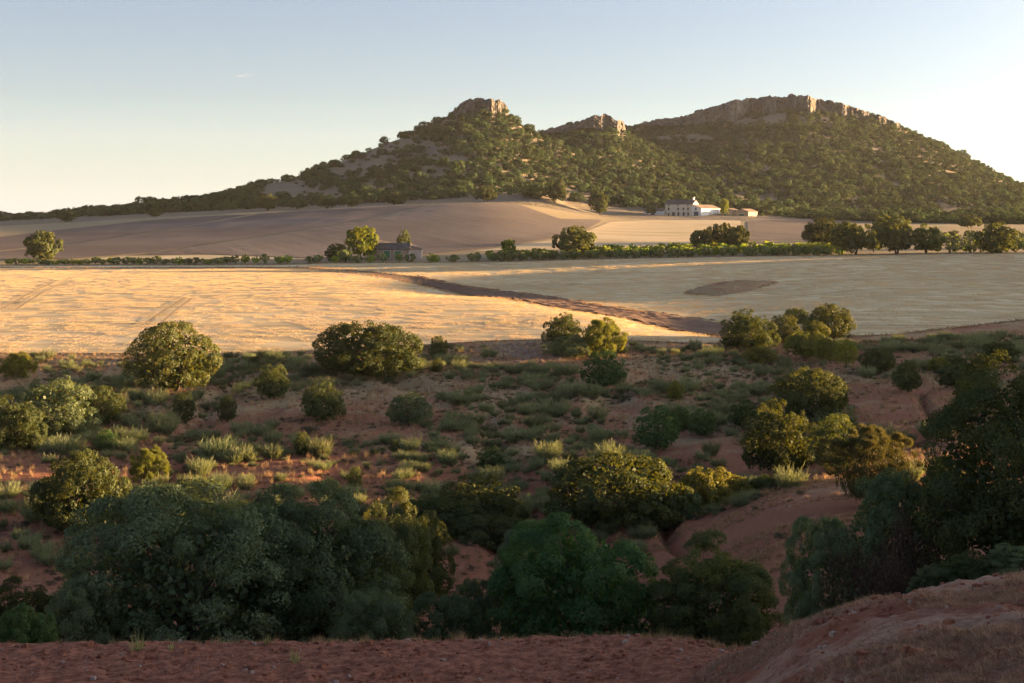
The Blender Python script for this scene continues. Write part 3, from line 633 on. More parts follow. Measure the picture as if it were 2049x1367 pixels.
# crown variants: near (about 40 m), middle (60-160 m), far (340 m and more), hill
TV = {}
for k in range(3): TV['near%d' % k] = make_tree('near_oak', 40 + k, (0.95, 0.92, 1.0)[k], 420, 72000, 0.0125, M['oakgrey' if k < 2 else 'oak'], 0.03, 0.14, (0.035, 0.075), 0.04, 5, 0.020, twig=24, nlobe=34, lobesize=0.72, low=0.42)
TV['nearskirt'] = make_tree('near_dark', 46, 1.05, 400, 70000, 0.0128, M['oak'], 0.0, 0.16, (0.035, 0.075), 0.03, 4, 0.02, twig=20, nlobe=36, lobesize=0.72, low=0.36)
TV['neargreen'] = make_tree('near_green', 51, 1.02, 240, 46000, 0.0150, M['green'], 0.03, 0.2, (0.035, 0.08), 0.08, 5, 0.015, twig=30, nlobe=30, lobesize=0.74)
TV['neargrey'] = make_tree('near_grey', 57, 1.05, 230, 42000, 0.0150, M['oakgrey'], 0.0, 0.18, (0.035, 0.08), 0.08, 4, 0.014, twig=16, nlobe=30, lobesize=0.74)
for k in range(5): TV['mid%d' % k] = make_tree('mid_oak', 60 + k, (0.70, 0.62, 0.78, 0.66, 0.9)[k], 230, 19000, 0.0185, M['oak'], 0.0, 0.10, (0.035, 0.07), 0.01, 4, 0.022, nlobe=36, lobesize=0.66, low=0.36)
TV['midgrey'] = make_tree('mid_grey', 71, 0.72, 190, 15000, 0.020, M['oakgrey'], 0.0, 0.12, (0.038, 0.075), 0.02, 3, 0.02, nlobe=32, lobesize=0.7, low=0.36)
TV['midgreen'] = make_tree('mid_green', 72, 0.85, 180, 13000, 0.021, M['green'], 0.0, 0.12, (0.038, 0.075), 0.02, 3, 0.02, nlobe=32, lobesize=0.7, low=0.36)
TV['midgold'] = make_tree('mid_gold', 73, 0.62, 90, 7000, 0.028, M['goldbroom'], 0.0, 0.22, (0.05, 0.10), 0.10, 4, 0.015)
TV['plume'] = make_tree('plume_broom', 75, 0.80, 110, 11000, 0.026, M['goldbroom'], 0.0, 0.30, (0.04, 0.085), 0.12, 5, 0.010, nlobe=16, lobesize=0.75, needle=2.6)
TV['bigplume'] = make_tree('dull_broom', 76, 0.95, 170, 24000, 0.017, M['dullbroom'], 0.0, 0.34, (0.03, 0.07), 0.12, 7, 0.009, twig=30, nlobe=20, lobesize=0.7, needle=2.8)
TV['pine'] = make_tree('young_pine', 74, 1.05, 90, 8000, 0.026, M['pine'], 0.10, 0.10, (0.05, 0.10), 0.03, 1, 0.03)
for k in range(4): TV['far%d' % k] = make_tree('far_oak', 80 + k, (0.72, 0.66, 0.8, 0.6)[k], 95, 4800, 0.042, M['oak'], 0.09, 0.10, (0.055, 0.11), 0.01, 2, 0.028, nlobe=28, lobesize=0.7, low=0.40)
TV['farskirt'] = make_tree('far_skirt', 85, 0.74, 95, 4800, 0.042, M['oak'], 0.01, 0.10, (0.055, 0.11), 0.01, 2, 0.028, nlobe=28, lobesize=0.7, low=0.40)
TV['walnut'] = make_tree('bright_tree', 86, 0.85, 60, 3600, 0.045, M['walnut'], 0.08, 0.20, (0.09, 0.16), 0.04, 1, 0.03)
TV['cypress'] = make_tree('cone_tree', 87, 1.15, 50, 2400, 0.05, M['oak'], 0.03, 0.10, (0.09, 0.15), 0.02, 1, 0.03)
for k in range(3): TV['olive%d' % k] = make_tree('olive', 90 + k, 0.80, 30, 800, 0.085, M['olive' if k < 2 else 'almond'], 0.03, 0.2, (0.11, 0.19), 0.05, 1, 0.03)
TV['almond'] = make_tree('almond', 95, 0.95, 30, 800, 0.085, M['almond'], 0.05, 0.26, (0.10, 0.17), 0.10, 1, 0.03)
for k in range(5): TV['hill%d' % k] = make_tree('hill_oak', 100 + k, (0.72, 0.62, 0.80, 0.68, 0.58)[k], 40, 1000, 0.070, M['hilloak'], 0.02, 0.18, (0.08, 0.14), 0.03, 1, 0.03, nlobe=9)
BR = [make_broom('broom_stems', 120 + k, 300, M['broom'], 0.020, (0.75, 0.95, 0.6)[k]) for k in range(3)]
GB = [make_broom('yellow_broom_stems', 125 + k, 560, M['goldbroom'], 0.018, 0.95) for k in range(2)]
TH = [make_low('cushion_leaves', 130 + k, 420, 0.075, M['thyme'], (0.55, 0.7, 0.45)[k]) for k in range(3)]
TF = [make_tuft('tuft_blades', 140 + k, 26, M['straw'], 0.05) for k in range(2)]
WD = [make_tuft('weed_blades', 145, 40, M['weed'], 0.06, 0.9)]

def plant(name, variant, u, v, w, hgt, label, cat='tree', Y=None, group=None, rz=None, parts=True, ymin=33, sink=0.05):
    """a tree or bush whose foot is seen at photo pixel (u, v), w x hgt photo pixels large there; Y overrides the distance for a foot that is hidden"""
    if Y is None: x, y, z = pix(u, v, ymin)
    else: x, y = (u - UC) / F * Y, Y; z = None
    wm, hm = w * y / F, hgt * y / F
    zg = G(x, y)
    if Y is not None: hm = max(0.3, CZ - (v - hgt - VH) / F * y - zg)     # the top is what is seen: reach from the real ground up to it
    crown, trunk, asp = TV[variant]
    rt = bpy.data.objects.new(name, None); C.objects.link(rt); rt.empty_display_size = 0.3
    rt.location = (x, y, zg - sink * hm); rt.scale = (wm, wm, hm * (1 + sink) / asp); rt.rotation_euler = (0, 0, random.uniform(0, 6.28) if rz is None else rz)
    link('crown', crown, rt); link('trunk', trunk, rt)
    tag(rt, label, cat, group); return rt
def shrub(name, me, x, y, w, hm, label, cat, group, rz=None):
    o = link(name, me); o.location = (x, y, G(x, y) - 0.03 * hm); o.scale = (w, w, hm); o.rotation_euler = (0, 0, random.uniform(0, 6.28) if rz is None else rz)
    tag(o, label, cat, group); return o
def scatter(name, P, scl, src, label, cat, wide=None, turn=None):
    """one mass of small plants: points that carry instances of the meshes of objects standing in the scene"""
    n = len(P); me = bpy.data.meshes.new(name); me.vertices.add(n); me.vertices.foreach_set('co', np.ascontiguousarray(P, np.float32).ravel())
    r = np.random.default_rng(n)
    sc = np.stack([scl if wide is None else wide] * 2 + [scl], -1)
    a = me.attributes.new('scl', 'FLOAT_VECTOR', 'POINT'); a.data.foreach_set('vector', np.ascontiguousarray(sc, np.float32).ravel())
    a = me.attributes.new('rot', 'FLOAT_VECTOR', 'POINT'); rv = np.zeros((n, 3), np.float32); rv[:, 2] = r.uniform(0, 6.28, n); rv[:, :2] = r.normal(scale=0.08, size=(n, 2))
    if turn is not None: rv[:, 0] = 0; rv[:, 1] = 0; rv[:, 2] = turn
    a.data.foreach_set('vector', rv.ravel())
    a = me.attributes.new('pick', 'INT', 'POINT'); a.data.foreach_set('value', r.integers(len(src), size=n).astype(np.int32))
    me.update(); o = link(name, me); tag(o, label, cat, None, 'stuff')
    g = bpy.data.node_groups.new(name, 'GeometryNodeTree'); g.interface.new_socket('Geometry', in_out='INPUT', socket_type='NodeSocketGeometry'); g.interface.new_socket('Geometry', in_out='OUTPUT', socket_type='NodeSocketGeometry')
    gi = g.nodes.new('NodeGroupInput'); go = g.nodes.new('NodeGroupOutput'); ip = g.nodes.new('GeometryNodeInstanceOnPoints'); jn = g.nodes.new('GeometryNodeJoinGeometry')
    for s in src:
        oi = g.nodes.new('GeometryNodeObjectInfo'); oi.inputs['Object'].default_value = s; oi.inputs['As Instance'].default_value = True; oi.transform_space = 'ORIGINAL'
        g.links.new(oi.outputs['Geometry'], jn.inputs[0])
    def at(nm, ty):
        q = g.nodes.new('GeometryNodeInputNamedAttribute'); q.data_type = ty; q.inputs['Name'].default_value = nm; return q.outputs['Attribute']
    g.links.new(gi.outputs[0], ip.inputs['Points']); g.links.new(jn.outputs[0], ip.inputs['Instance']); ip.inputs['Pick Instance'].default_value = True
    g.links.new(at('pick', 'INT'), ip.inputs['Instance Index']); g.links.new(at('scl', 'FLOAT_VECTOR'), ip.inputs['Scale'])
    er = g.nodes.new('FunctionNodeEulerToRotation'); g.links.new(at('rot', 'FLOAT_VECTOR'), er.inputs[0]); g.links.new(er.outputs[0], ip.inputs['Rotation'])
    g.links.new(ip.outputs[0], go.inputs[0])
    md = o.modifiers.new('plants', 'NODES'); md.node_group = g
    return o

# ------------------------------------------------------------------ crags on the hilltops
def crag(name, u0, u1, top, bot, Yd, dep, label, back=34, seed=0):
    nu = int((u1 - u0) / 0.9); nv = 26
    us = np.linspace(u0, u1, nu); vt = curve(top)(us); vb = curve(bot)(us); Yc = Yd + curve(dep)(us)
    r = np.random.default_rng(seed)
    f0 = 0.0
    cr = fbm(us / 16.0, us * 0 + seed, seed, 4) * 5.0 + np.abs(fbm(us / 4.5 + f0, us * 0 + 7, seed + 3, 3)) * 2.0          # joints
    vt = vt + fbm(us / 11.0, us * 0 + 2, seed + 8, 4, 0.6) * 4.0 + np.maximum(0, fbm(us / 5.0, us * 0 + 9, seed + 12, 2)) * 4.0
    rows = []
    for k in range(nv):
        f = k / (nv - 1.0); vv = vb + (vt - vb) * f
        Yk = Yc + cr + 5.0 * (f ** 1.5) + fbm(us / 6.0, us * 0 + f * 5, seed + 5, 5, 0.65) * 4.5 + np.floor(f * 4.5 + 1.3 * fbm(us / 18., us * 0, seed + 9, 3)) * 2.4
        ends = np.minimum(1, np.minimum(us - u0, u1 - us) / 6.0); Yk = Yk + (1 - ends) * 8
        rows.append(np.stack([(us - UC) / F * Yk, Yk, CZ - (vv - VH) / F * Yk], -1))
    tr = rows[-1]
    for q in (0.3, 1.0):
        b = tr.copy(); b[:, 1] += back * q; b[:, 0] += back * q * (us - UC) / F; b[:, 2] -= 14 * q * q; rows.append(b)
    v = np.concatenate(rows); o = link(name, mesh_from(name, v, grid_faces(len(rows), nu), M['rock'], False)); tag(o, label, 'crag'); return o
crag('rock_crag', 903, 1018, [(903,221),(915,213),(928,202),(945,197),(975,196),(1000,199),(1010,206),(1018,222)], [(903,236),(930,236),(960,236),(985,240),(1018,246)], 966,
     [(903,6),(930,0),(975,-7),(984,-8),(1016,10),(1018,12)], 'flat topped grey rock crag capping the nearer pointed hill', seed=2)
crag('rock_crag', 1084, 1253, [(1084,262),(1120,253),(1160,240),(1195,230),(1208,227),(1222,231),(1232,243),(1242,240),(1249,245),(1253,262)], [(1084,266),(1130,265),(1160,256),(1190,256),(1215,266),(1232,276),(1253,280)], 1096,
     [(1084,8),(1150,0),(1205,-10),(1212,-2),(1236,-12),(1252,8)], 'small jagged rock crag on the low saddle hill between the two summits', seed=5)
crag('rock_crag', 1282, 1800, [(1282,246),(1310,240),(1370,232),(1390,222),(1440,209),(1480,199),(1505,196),(1530,194),(1553,192),(1562,195),(1575,190),(1600,189),(1625,191),(1633,199),(1660,200),(1680,206),(1720,217),(1760,231),(1800,246)],
     [(1282,252),(1330,252),(1385,250),(1440,250),(1476,260),(1502,256),(1530,246),(1558,246),(1575,252),(1600,254),(1640,262),(1700,262),(1760,264),(1800,262)], 1318,
     [(1282,10),(1380,0),(1460,-26),(1475,-24),(1506,6),(1520,4),(1548,-12),(1560,4),(1590,-10),(1622,-16),(1636,6),(1690,0),(1700,8),(1800,10)], 'long pale limestone cliff along the top of the bigger hill', seed=9)

# ------------------------------------------------------------------ buildings
def wall_prism(p, x0, x1, y0, y1, z0, ze, zr, ridge):
    """wall body with gables (ridge 'x', 'y') or one slope ('sx': high at x0, low at x1)"""
    m = MB()
    if ridge == 'x':
        ym = (y0 + y1) / 2
        m.add([(x0, y0, z0), (x1, y0, z0), (x1, y1, z0), (x0, y1, z0), (x0, y0, ze), (x1, y0, ze), (x1, y1, ze), (x0, y1, ze), (x0, ym, zr), (x1, ym, zr)],
              [(0, 1, 5, 4), (1, 2, 6, 5), (2, 3, 7, 6), (3, 0, 4, 7)], [(5, 6, 9), (7, 4, 8)])
    elif ridge == 'y':
        xm = (x0 + x1) / 2
        m.add([(x0, y0, z0), (x1, y0, z0), (x1, y1, z0), (x0, y1, z0), (x0, y0, ze), (x1, y0, ze), (x1, y1, ze), (x0, y1, ze), (xm, y0, zr), (xm, y1, zr)],
              [(0, 1, 5, 4), (1, 2, 6, 5), (2, 3, 7, 6), (3, 0, 4, 7)], [(4, 5, 8), (6, 7, 9)])
    else:
        m.add([(x0, y0, z0), (x1, y0, z0), (x1, y1, z0), (x0, y1, z0), (x0, y0, zr), (x1, y0, ze), (x1, y1, ze), (x0, y1, zr)],
              [(0, 1, 5, 4), (1, 2, 6, 5), (2, 3, 7, 6), (3, 0, 4, 7)])
    return m.build('wall', p[1], p[0])
def slab(m, a, b, c, d, th=0.16):
    q = np.array([a, b, c, d], float); n = np.cross(q[1] - q[0], q[3] - q[0]); n /= np.linalg.norm(n); n = n if n[2] > 0 else -n
    m.add(np.concatenate([q + n * 0.02, q + n * (0.02 + th)]), [(3, 2, 1, 0), (4, 5, 6, 7), (0, 1, 5, 4), (1, 2, 6, 5), (2, 3, 7, 6), (3, 0, 4, 7)])
def roof(parent, x0, x1, y0, y1, ze, zr, ridge, mat, ov=0.35):
    m = MB(); 
    if ridge == 'x':
        ym = (y0 + y1) / 2; k = (zr - ze) / (ym - y0) * ov
        slab(m, (x0 - ov, y0 - ov, ze - k), (x1 + ov, y0 - ov, ze - k), (x1 + ov, ym, zr), (x0 - ov, ym, zr)); slab(m, (x0 - ov, ym, zr), (x1 + ov, ym, zr), (x1 + ov, y1 + ov, ze - k), (x0 - ov, y1 + ov, ze - k))
    elif ridge == 'y':
        xm = (x0 + x1) / 2; k = (zr - ze) / (xm - x0) * ov
        slab(m, (x0 - ov, y0 - ov, ze - k), (xm, y0 - ov, zr), (xm, y1 + ov, zr), (x0 - ov, y1 + ov, ze - k)); slab(m, (xm, y0 - ov, zr), (x1 + ov, y0 - ov, ze - k), (x1 + ov, y1 + ov, ze - k), (xm, y1 + ov, zr))
    else:
        k = (zr - ze) / (x1 - x0) * ov
        slab(m, (x0, y0 - ov, zr), (x1 + ov, y0 - ov, ze - k), (x1 + ov, y1 + ov, ze - k), (x0, y1 + ov, zr))
    return m.build('roof', mat, parent)
def opening(parent, name, face, a0, a1, z0, z1, plane, mat, sub=None, proud=0.05, frame=True):
    """door or window on face 'f' (local -y, along x) or 'r' (local +x, along y)"""
    m = MB()
    if face == 'f': m.box(a0, a1, plane - proud, plane + 0.1, z0, z1)
    else: m.box(plane - 0.1, plane + proud, a0, a1, z0, z1)
    o = m.build(name, mat, parent)
    if frame:
        m = MB(); t = 0.14; p = proud + 0.04
        if face == 'f':
            m.box(a0 - t, a0, plane - p, plane + 0.08, z0, z1); m.box(a1, a1 + t, plane - p, plane + 0.08, z0, z1); m.box(a0 - t, a1 + t, plane - p, plane + 0.08, z1, z1 + t); m.box(a0 - t, a1 + t, plane - p - 0.04, plane + 0.08, z0 - t, z0)
        else:
            m.box(plane - 0.08, plane + p, a0 - t, a0, z0, z1); m.box(plane - 0.08, plane + p, a1, a1 + t, z0, z1); m.box(plane - 0.08, plane + p, a0 - t, a1 + t, z1, z1 + t); m.box(plane - 0.08, plane + p + 0.04, a0 - t, a1 + t, z0 - t, z0)
        m.build('frame', M['frame'], o)
    return o
def root(name, x, y, z, rz, label, cat):
    o = bpy.data.objects.new(name, None); C.objects.link(o); o.location = (x, y, z); o.rotation_euler = (0, 0, rz); o.empty_display_size = 1; tag(o, label, cat); return o
RZ = math.radians(-30); FY = 742.0
fx = (1386 - UC) / F * FY; fz = CZ - (431 - VH) / F * FY - 0.3
fh = root('farmhouse', fx, FY, fz, RZ, 'cream three storey farmhouse with dark tiled roof below the wooded hill', 'farmhouse')
wall_prism((fh, M['cream']), -15.6, 0, 0, 8.4, -2.5, 6.2, 8.3, 'x'); rf = roof(fh, -15.6, 0, 0, 8.4, 6.2, 8.3, 'x', M['roofdark'])
m = MB(); m.box(-1.6, -0.8, 3.6, 4.6, 7.6, 9.6); m.box(-1.75, -0.65, 3.45, 4.75, 9.6, 9.8); m.build('chimney', M['white'], rf)
for k, a in enumerate((-13.6, -8.2, -5.2, -2.6)):
    opening(fh, 'window', 'f', a - 0.42, a + 0.42, 3.0, 4.3, 0, M['pane'])
for a in (-13.6, -8.2, -2.8): opening(fh, 'window', 'f', a - 0.4, a + 0.4, 5.3, 5.75, 0, M['pane'], frame=False)
for a, mt, wd in ((-13.6, 'pane', 0.4), (-10.8, 'browndoor', 0.75), (-8.0, 'browndoor', 0.5), (-5.0, 'bluedoor', 0.6), (-2.5, 'bluedoor', 0.45)):
    opening(fh, 'window' if mt == 'pane' else 'door', 'f', a - wd, a + wd, 0.15, 1.9 if mt != 'pane' else 1.4, 0, M[mt])
wg = root('farm_wing', fx, FY, fz, RZ, 'whitewashed long wing with lean-to tiled roof joined to the cream farmhouse', 'farm building')
wall_prism((wg, M['white']), 0.02, 5.0, -0.4, 26.0, -2.5, 3.9, 5.8, 'sx'); roof(wg, 0.02, 5.0, -0.4, 26.0, 3.9, 5.8, 'sx', M['roof'])
opening(wg, 'door', 'f', 0.9, 3.4, 0.0, 2.2, -0.4, M['bluedoor']); opening(wg, 'window', 'f', 1.6, 2.3, 3.0, 4.2, -0.4, M['pane'])
for a in (5.0, 12.0, 18.5, 22.0): opening(wg, 'window', 'r', a - 0.4, a + 0.4, 2.6, 3.2, 5.0, M['pane'], frame=False)
for a in (11.2, 12.6, 17.0, 19.3, 22.5): opening(wg, 'window', 'r', a - 0.3, a + 0.3, 0.5, 1.6, 5.0, M['pane'], frame=False)
an = root('farm_annex', fx - 17.5, FY + 7.5, fz, RZ, 'low white annex with slate blue door at the end of the farmhouse', 'farm building')
wall_prism((an, M['white']), -8.0, 3.0, 0, 6.0, -2.5, 2.7, 3.9, 'x'); roof(an, -8.0, 3.0, 0, 6.0, 2.7, 3.9, 'x', M['roof']); opening(an, 'door', 'f', -3.6, -1.9, 0, 2.3, 0, M['bluedoor'])
def barn(u, v, Y, L, D, ze, zr, label, doors, wins, ridge='y'):
    x = (u - UC) / F * Y; z = CZ - (v - VH) / F * Y - 0.2
    b = root('barn', x, Y, z, RZ, label, 'barn'); wall_prism((b, M['tan']), -L, 0, 0, D, -2.5, ze, zr, ridge); roof(b, -L, 0, 0, D, ze, zr, ridge, M['roof'], 0.25)
    for a0, a1, z1 in doors: opening(b, 'door', 'f', a0, a1, 0, z1, 0, M['greendoor'])
    for a0, a1 in wins: opening(b, 'window', 'r', a0, a1, 2.0, 2.7, 0, M['pane'], frame=False)
    return b
barn(1468, 434, 752, 7.2, 9.0, 3.4, 4.6, 'tan stone barn with small green door beside the white wing', [(-5.6, -4.4, 1.8)], [(3.0, 3.6)])
barn(1497.5, 436.5, 744, 7.4, 13.5, 3.5, 5.0, 'tan barn with wide green door and sunlit end wall', [(-5.0, -2.4, 2.4)], [(3.5, 4.2), (9.4, 10.1)])

# the half ruined hut in the orchard
hx, hy, hz = pix(803, 520, 330); hz += CZ - 0.1; hy -= 1.0
ht = root('field_hut', hx, hy, hz, math.radians(2), 'half ruined masonry hut with green door and dark tiled roof in the orchard', 'hut')
wall_prism((ht, M['ruin']), -6.0, 1.9, 0, 6.0, -1.0, 2.75, 4.1, 'x'); rf = roof(ht, -6.0, 1.9, 0, 6.0, 2.75, 4.1, 'x', M['roofdark'], 0.3)
m = MB(); m.box(1.9, 5.1, 0.05, 5.8, -1.0, 2.6); m.build('lean_to_wall', M['ruinpale'], ht)
m = MB(); slab(m, (1.95, -0.2, 3.0), (5.3, -0.2, 2.62), (5.3, 6.0, 2.62), (1.95, 6.0, 4.0), 0.14); m.build('lean_to_roof', M['roofdark'], ht)
opening(ht, 'door', 'f', -1.55, 0.05, -0.3, 2.25, 0, M['greendoor']); opening(ht, 'door', 'f', -4.2, -2.7, 0.6, 2.3, 0, M['greendoor'])
m = MB(); m.box(-6.4, -3.4, 6.4, 10.0, -1.0, 4.2); m.build('back_wall', M['ruin'], ht)
m = MB(); slab(m, (-6.9, 6.1, 4.1), (-2.6, 6.1, 3.6), (-2.6, 10.2, 4.0), (-6.9, 10.2, 5.0), 0.16); m.build('back_roof', M['roofdark'], ht)
m = MB(); m.add([(-9.5, 0.2, -1), (-6.0, 0.2, -1), (-6.0, 0.2, 1.7), (-7.0, 0.2, 1.9), (-8.2, 0.2, 0.9), (-9.5, 0.2, 0.5), (-9.5, 0.65, -1), (-6.0, 0.65, -1), (-6.0, 0.65, 1.7), (-7.0, 0.65, 1.9), (-8.2, 0.65, 0.9), (-9.5, 0.65, 0.5)],
      [(0, 1, 2, 3), (0, 3, 4, 5), (7, 6, 9, 8), (6, 11, 10, 9), (2, 8, 9, 3), (3, 9, 10, 4), (4, 10, 11, 5), (5, 11, 6, 0)]); m.build('broken_wall', M['ruin'], ht)

def surf(x, y):
    x = np.asarray(x, float); y = np.asarray(y, float); u = UC + x / y * F
    tr = 0.06 + 0.085 * (fbm(x / 0.40, y / 0.40, 31, 4, 0.6) + 0.25); bk = 0.13 + 0.13 * (fbm(x / 0.5, y / 0.5, 31, 4, 0.6) + 0.25)
    on = y < np.interp(u, [1180, 1260, 1330, 1400, 1460, 1550, 1700, 2300], [13, 17, 20.5, 23, 24, 23.5, 23, 23])
    return h(x, y) + CZ + np.where((u > 1180) & on, np.maximum(bk, tr), np.where(y < 28.2, tr, 0.0))
# ------------------------------------------------------------------ single trees and bushes, each where it stands
T = plant
# far side of the fields
T('holm_oak', 'farskirt', 85, 520, 80, 60, 'big round holm oak alone on the edge of the ploughed slope', ymin=330)
T('walnut_tree', 'walnut', 724, 514, 76, 62, 'bright green round tree over the ruined hut', Y=352)
T('holm_oak', 'farskirt', 676, 518, 50, 32, 'low dark evergreen beside the bright green tree', Y=350)
T('olive_tree', 'olive0', 690, 522, 40, 26, 'grey olive crouched before the bright green tree', Y=346)
T('cypress_tree', 'cypress', 808, 494, 30, 34, 'dark cone shaped evergreen behind the ruined hut', Y=366)
T('fig_tree', 'walnut', 1018, 506, 36, 28, 'small rounded green tree between olives near the big oak', Y=352)
T('holm_oak', 'farskirt', 1152, 514, 94, 64, 'largest round holm oak in the middle of the orchard edge', Y=352)
T('holm_oak', 'far3', 1404, 493, 52, 35, 'holm oak, smallest of three huddled above the orchard', Y=368, group='three oaks above the orchard')
T('holm_oak', 'far1', 1442, 493, 60, 49, 'holm oak, tallest of three huddled above the orchard', Y=374, group='three oaks above the orchard')
T('holm_oak', 'far0', 1470, 492, 62, 42, 'holm oak with sunlit flank, nearest the fallow of three huddled above the orchard', Y=366, group='three oaks above the orchard')
G1 = 'row of oaks on the edge of the pale field'
T('holm_oak', 'farskirt', 1650, 492, 92, 58, 'broad dark holm oak behind the row, over the orchard', Y=385, group=G1)
T('holm_oak', 'far0', 1707, 508, 88, 66, 'round holm oak on two trunks on the pale field edge', Y=346, group=G1)
T('holm_oak', 'far2', 1750, 500, 36, 38, 'narrow brown tinted oak squeezed between bigger oaks', Y=356, group=G1)
T('holm_oak', 'far1', 1780, 475, 92, 46, 'tall holm oak rising behind the row of field edge oaks', Y=420, group=G1)
T('holm_oak', 'far3', 1795, 507, 78, 58, 'holm oak with spreading crown on one dark trunk', Y=345, group=G1)
T('holm_oak', 'far2', 1855, 504, 64, 56, 'holm oak with raised crown and sun behind its stem', Y=347, group=G1)
T('holm_oak', 'farskirt', 1996, 503, 88, 60, 'last and densest holm oak at the end of the field edge row', Y=347, group=G1)
T('holm_oak', 'far1', 1940, 461, 50, 32, 'round holm oak at the far margin of the green orchard', Y=560)
# hill foot trees above the plough
for q in ((790, 420, 52, 36, 'far2', 'single oak on a clear trunk at the top of the ploughed slope'), (597, 420, 44, 24, 'far1', 'flat crowned oak standing alone above the ploughed slope'),
          (972, 398, 50, 27, 'far1', 'spreading oak on the bare grass knoll'), (1068, 405, 62, 33, 'farskirt', 'dense rounded oak at the foot of the sunlit knoll'),
          (1112, 392, 44, 34, 'far0', 'brown tinted oak on the crest of the sunlit knoll'), (1200, 414, 40, 32, 'far2', 'upright oak between the knoll and the farm'),
          (133, 448, 36, 26, 'far0', 'copper tinted oak at the corner of the pale strip field'), (311, 436, 30, 20, 'far0', 'small sunlit oak on the far edge of the plough'),
          (655, 415, 44, 24, 'far3', 'wide oak, first of the pair above the ploughed slope'), (702, 413, 52, 24, 'far1', 'wide oak, second of the pair above the ploughed slope'),
          (536, 420, 46, 32, 'far2', 'tall oak where the hill scrub meets the plough')):
    T('holm_oak', q[4], q[0], q[1], q[2], q[3], q[5], Y=(655 if 500 < q[0] < 1000 else 668 if q[0] >= 1000 else 640))
T('poplar_tree', 'walnut', 1450, 433, 20, 36, 'slender green tree between the white wing and the barn', Y=738)
T('holm_oak', 'far2', 1302, 434, 24, 24, 'dark round tree at the annex end of the farm', Y=742)
# the near side of the valley, upper slope
T('holm_oak', 'mid2', 343, 782, 188, 142, 'big round holm oak half lit by the sun below the golden field')
T('holm_oak', 'mid1', 735, 752, 220, 116, 'wide dome shaped dark holm oak against the golden field')
T('oak_bush', 'mid4', 877, 717, 40, 46, 'small sun tipped oak bush beside the dome shaped oak', 'bush')
T('holm_oak', 'mid0', 1125, 690, 78, 64, 'small holm oak on the stony bank of the golden field')
T('oak_bush', 'midgreen', 1211, 774, 98, 72, 'compact dark green oak bush under the stony bank', 'bush')
T('oak_bush', 'mid4', 546, 798, 70, 72, 'upright dark oak bush between the two big slope oaks', 'bush')
T('oak_bush', 'mid0', 646, 840, 92, 74, 'rounded dark oak bush on bare red earth below the dome shaped oak', 'bush')
T('oak_bush', 'mid2', 508, 740, 32, 28, 'tiny dark oak bush at the field margin', 'bush')
T('oak_bush', 'mid4', 455, 844, 38, 54, 'narrow upright oak bush alone on red earth', 'bush')
T('oak_bush', 'mid4', 368, 848, 48, 64, 'leafy green bush below the half lit holm oak', 'bush')
T('oak_bush', 'midgrey', 820, 848, 92, 64, 'blue grey oak bush in the middle of the scrub slope', 'bush')
T('oak_bush', 'midgreen', 212, 905, 50, 46, 'small round green bush on the red slope', 'bush')
T('juniper', 'mid4', 603, 912, 34, 50, 'dark pointed juniper among grey broom', 'bush'); T('juniper', 'mid4', 710, 978, 32, 46, 'dark juniper over the big front oak', 'bush')
T('juniper', 'mid4', 789, 907, 20, 27, 'tiny column shaped juniper in the scrub', 'bush'); T('juniper', 'mid4', 875, 745, 24, 30, 'tiny juniper under the sun tipped bush', 'bush')
T('oak_bush', 'midgreen', 985, 940, 66, 46, 'green bush low on the scrub slope', 'bush')
# corner of the golden field
GC = 'oaks at the point of the golden field'
T('holm_oak', 'mid0', 1497, 700, 116, 80, 'holm oak at the very tip of the golden field', group=GC)
T('holm_oak', 'mid2', 1568, 688, 72, 60, 'holm oak just behind the tip of the golden field', group=GC)
T('holm_oak', 'mid1', 1594, 650, 52, 36, 'small flat oak at the edge of the pale field', group=GC)
T('holm_oak', 'mid3', 1664, 678, 94, 72, 'domed holm oak backing onto the pale field', group=GC)
T('broom_bush', 'midgold', 1630, 684, 64, 44, 'olive tinted bush under the domed oak by the pale field', 'bush')
T('broom_bush', 'midgold', 1612, 718, 88, 56, 'sunlit yellow bush under the oaks of the field point', 'bush')
T('broom_bush', 'midgold', 1520, 728, 70, 36, 'low straw coloured bush before the oak at the field tip', 'bush')
T('pine_tree', 'pine', 1693, 737, 54, 58, 'young yellow green pine glowing in the sun')
T('oak_bush', 'mid1', 1756, 744, 74, 48, 'dark oak bush next to the glowing young pine', 'bush')
T('oak_bush', 'mid4', 1815, 784, 58, 66, 'upright oak bush with sunlit flank on the far slope', 'bush')
T('oak_bush', 'mid1', 1912, 774, 80, 48, 'sun topped oak bush near the dark foreground oak', 'bush')
T('oak_bush', 'mid3', 1905, 740, 64, 30, 'flat dark bush behind the sun topped bush', 'bush')
T('oak_bush', 'mid0', 2003, 722, 70, 42, 'sunlit oak top behind the dark foreground oak', 'bush')
# clump over the red path
GP = 'clump of oaks over the red path'
T('holm_oak', 'mid3', 1618, 850, 168, 116, 'uppermost and sunniest oak of the clump over the red path', group=GP)
T('holm_oak', 'mid0', 1560, 945, 160, 142, 'tall grey green oak at the front of the clump over the red path', group=GP)
T('holm_oak', 'mid2', 1672, 938, 110, 112, 'rounded oak at the broom end of the clump over the red path', group=GP)
T('oak_bush', 'midgreen', 1490, 858, 64, 58, 'small green oak bush at the path end of the clump', 'bush', group=GP)
T('oak_bush', 'midgreen', 1316, 900, 102, 88, 'rounded green oak bush above the red path', 'bush')
T('oak_bush', 'midgreen', 1362, 862, 42, 48, 'small bush tucked behind the rounded green oak bush', 'bush')
T('oak_bush', 'midgreen', 1406, 872, 64, 54, 'globe shaped green bush in the fork of the red path', 'bush')
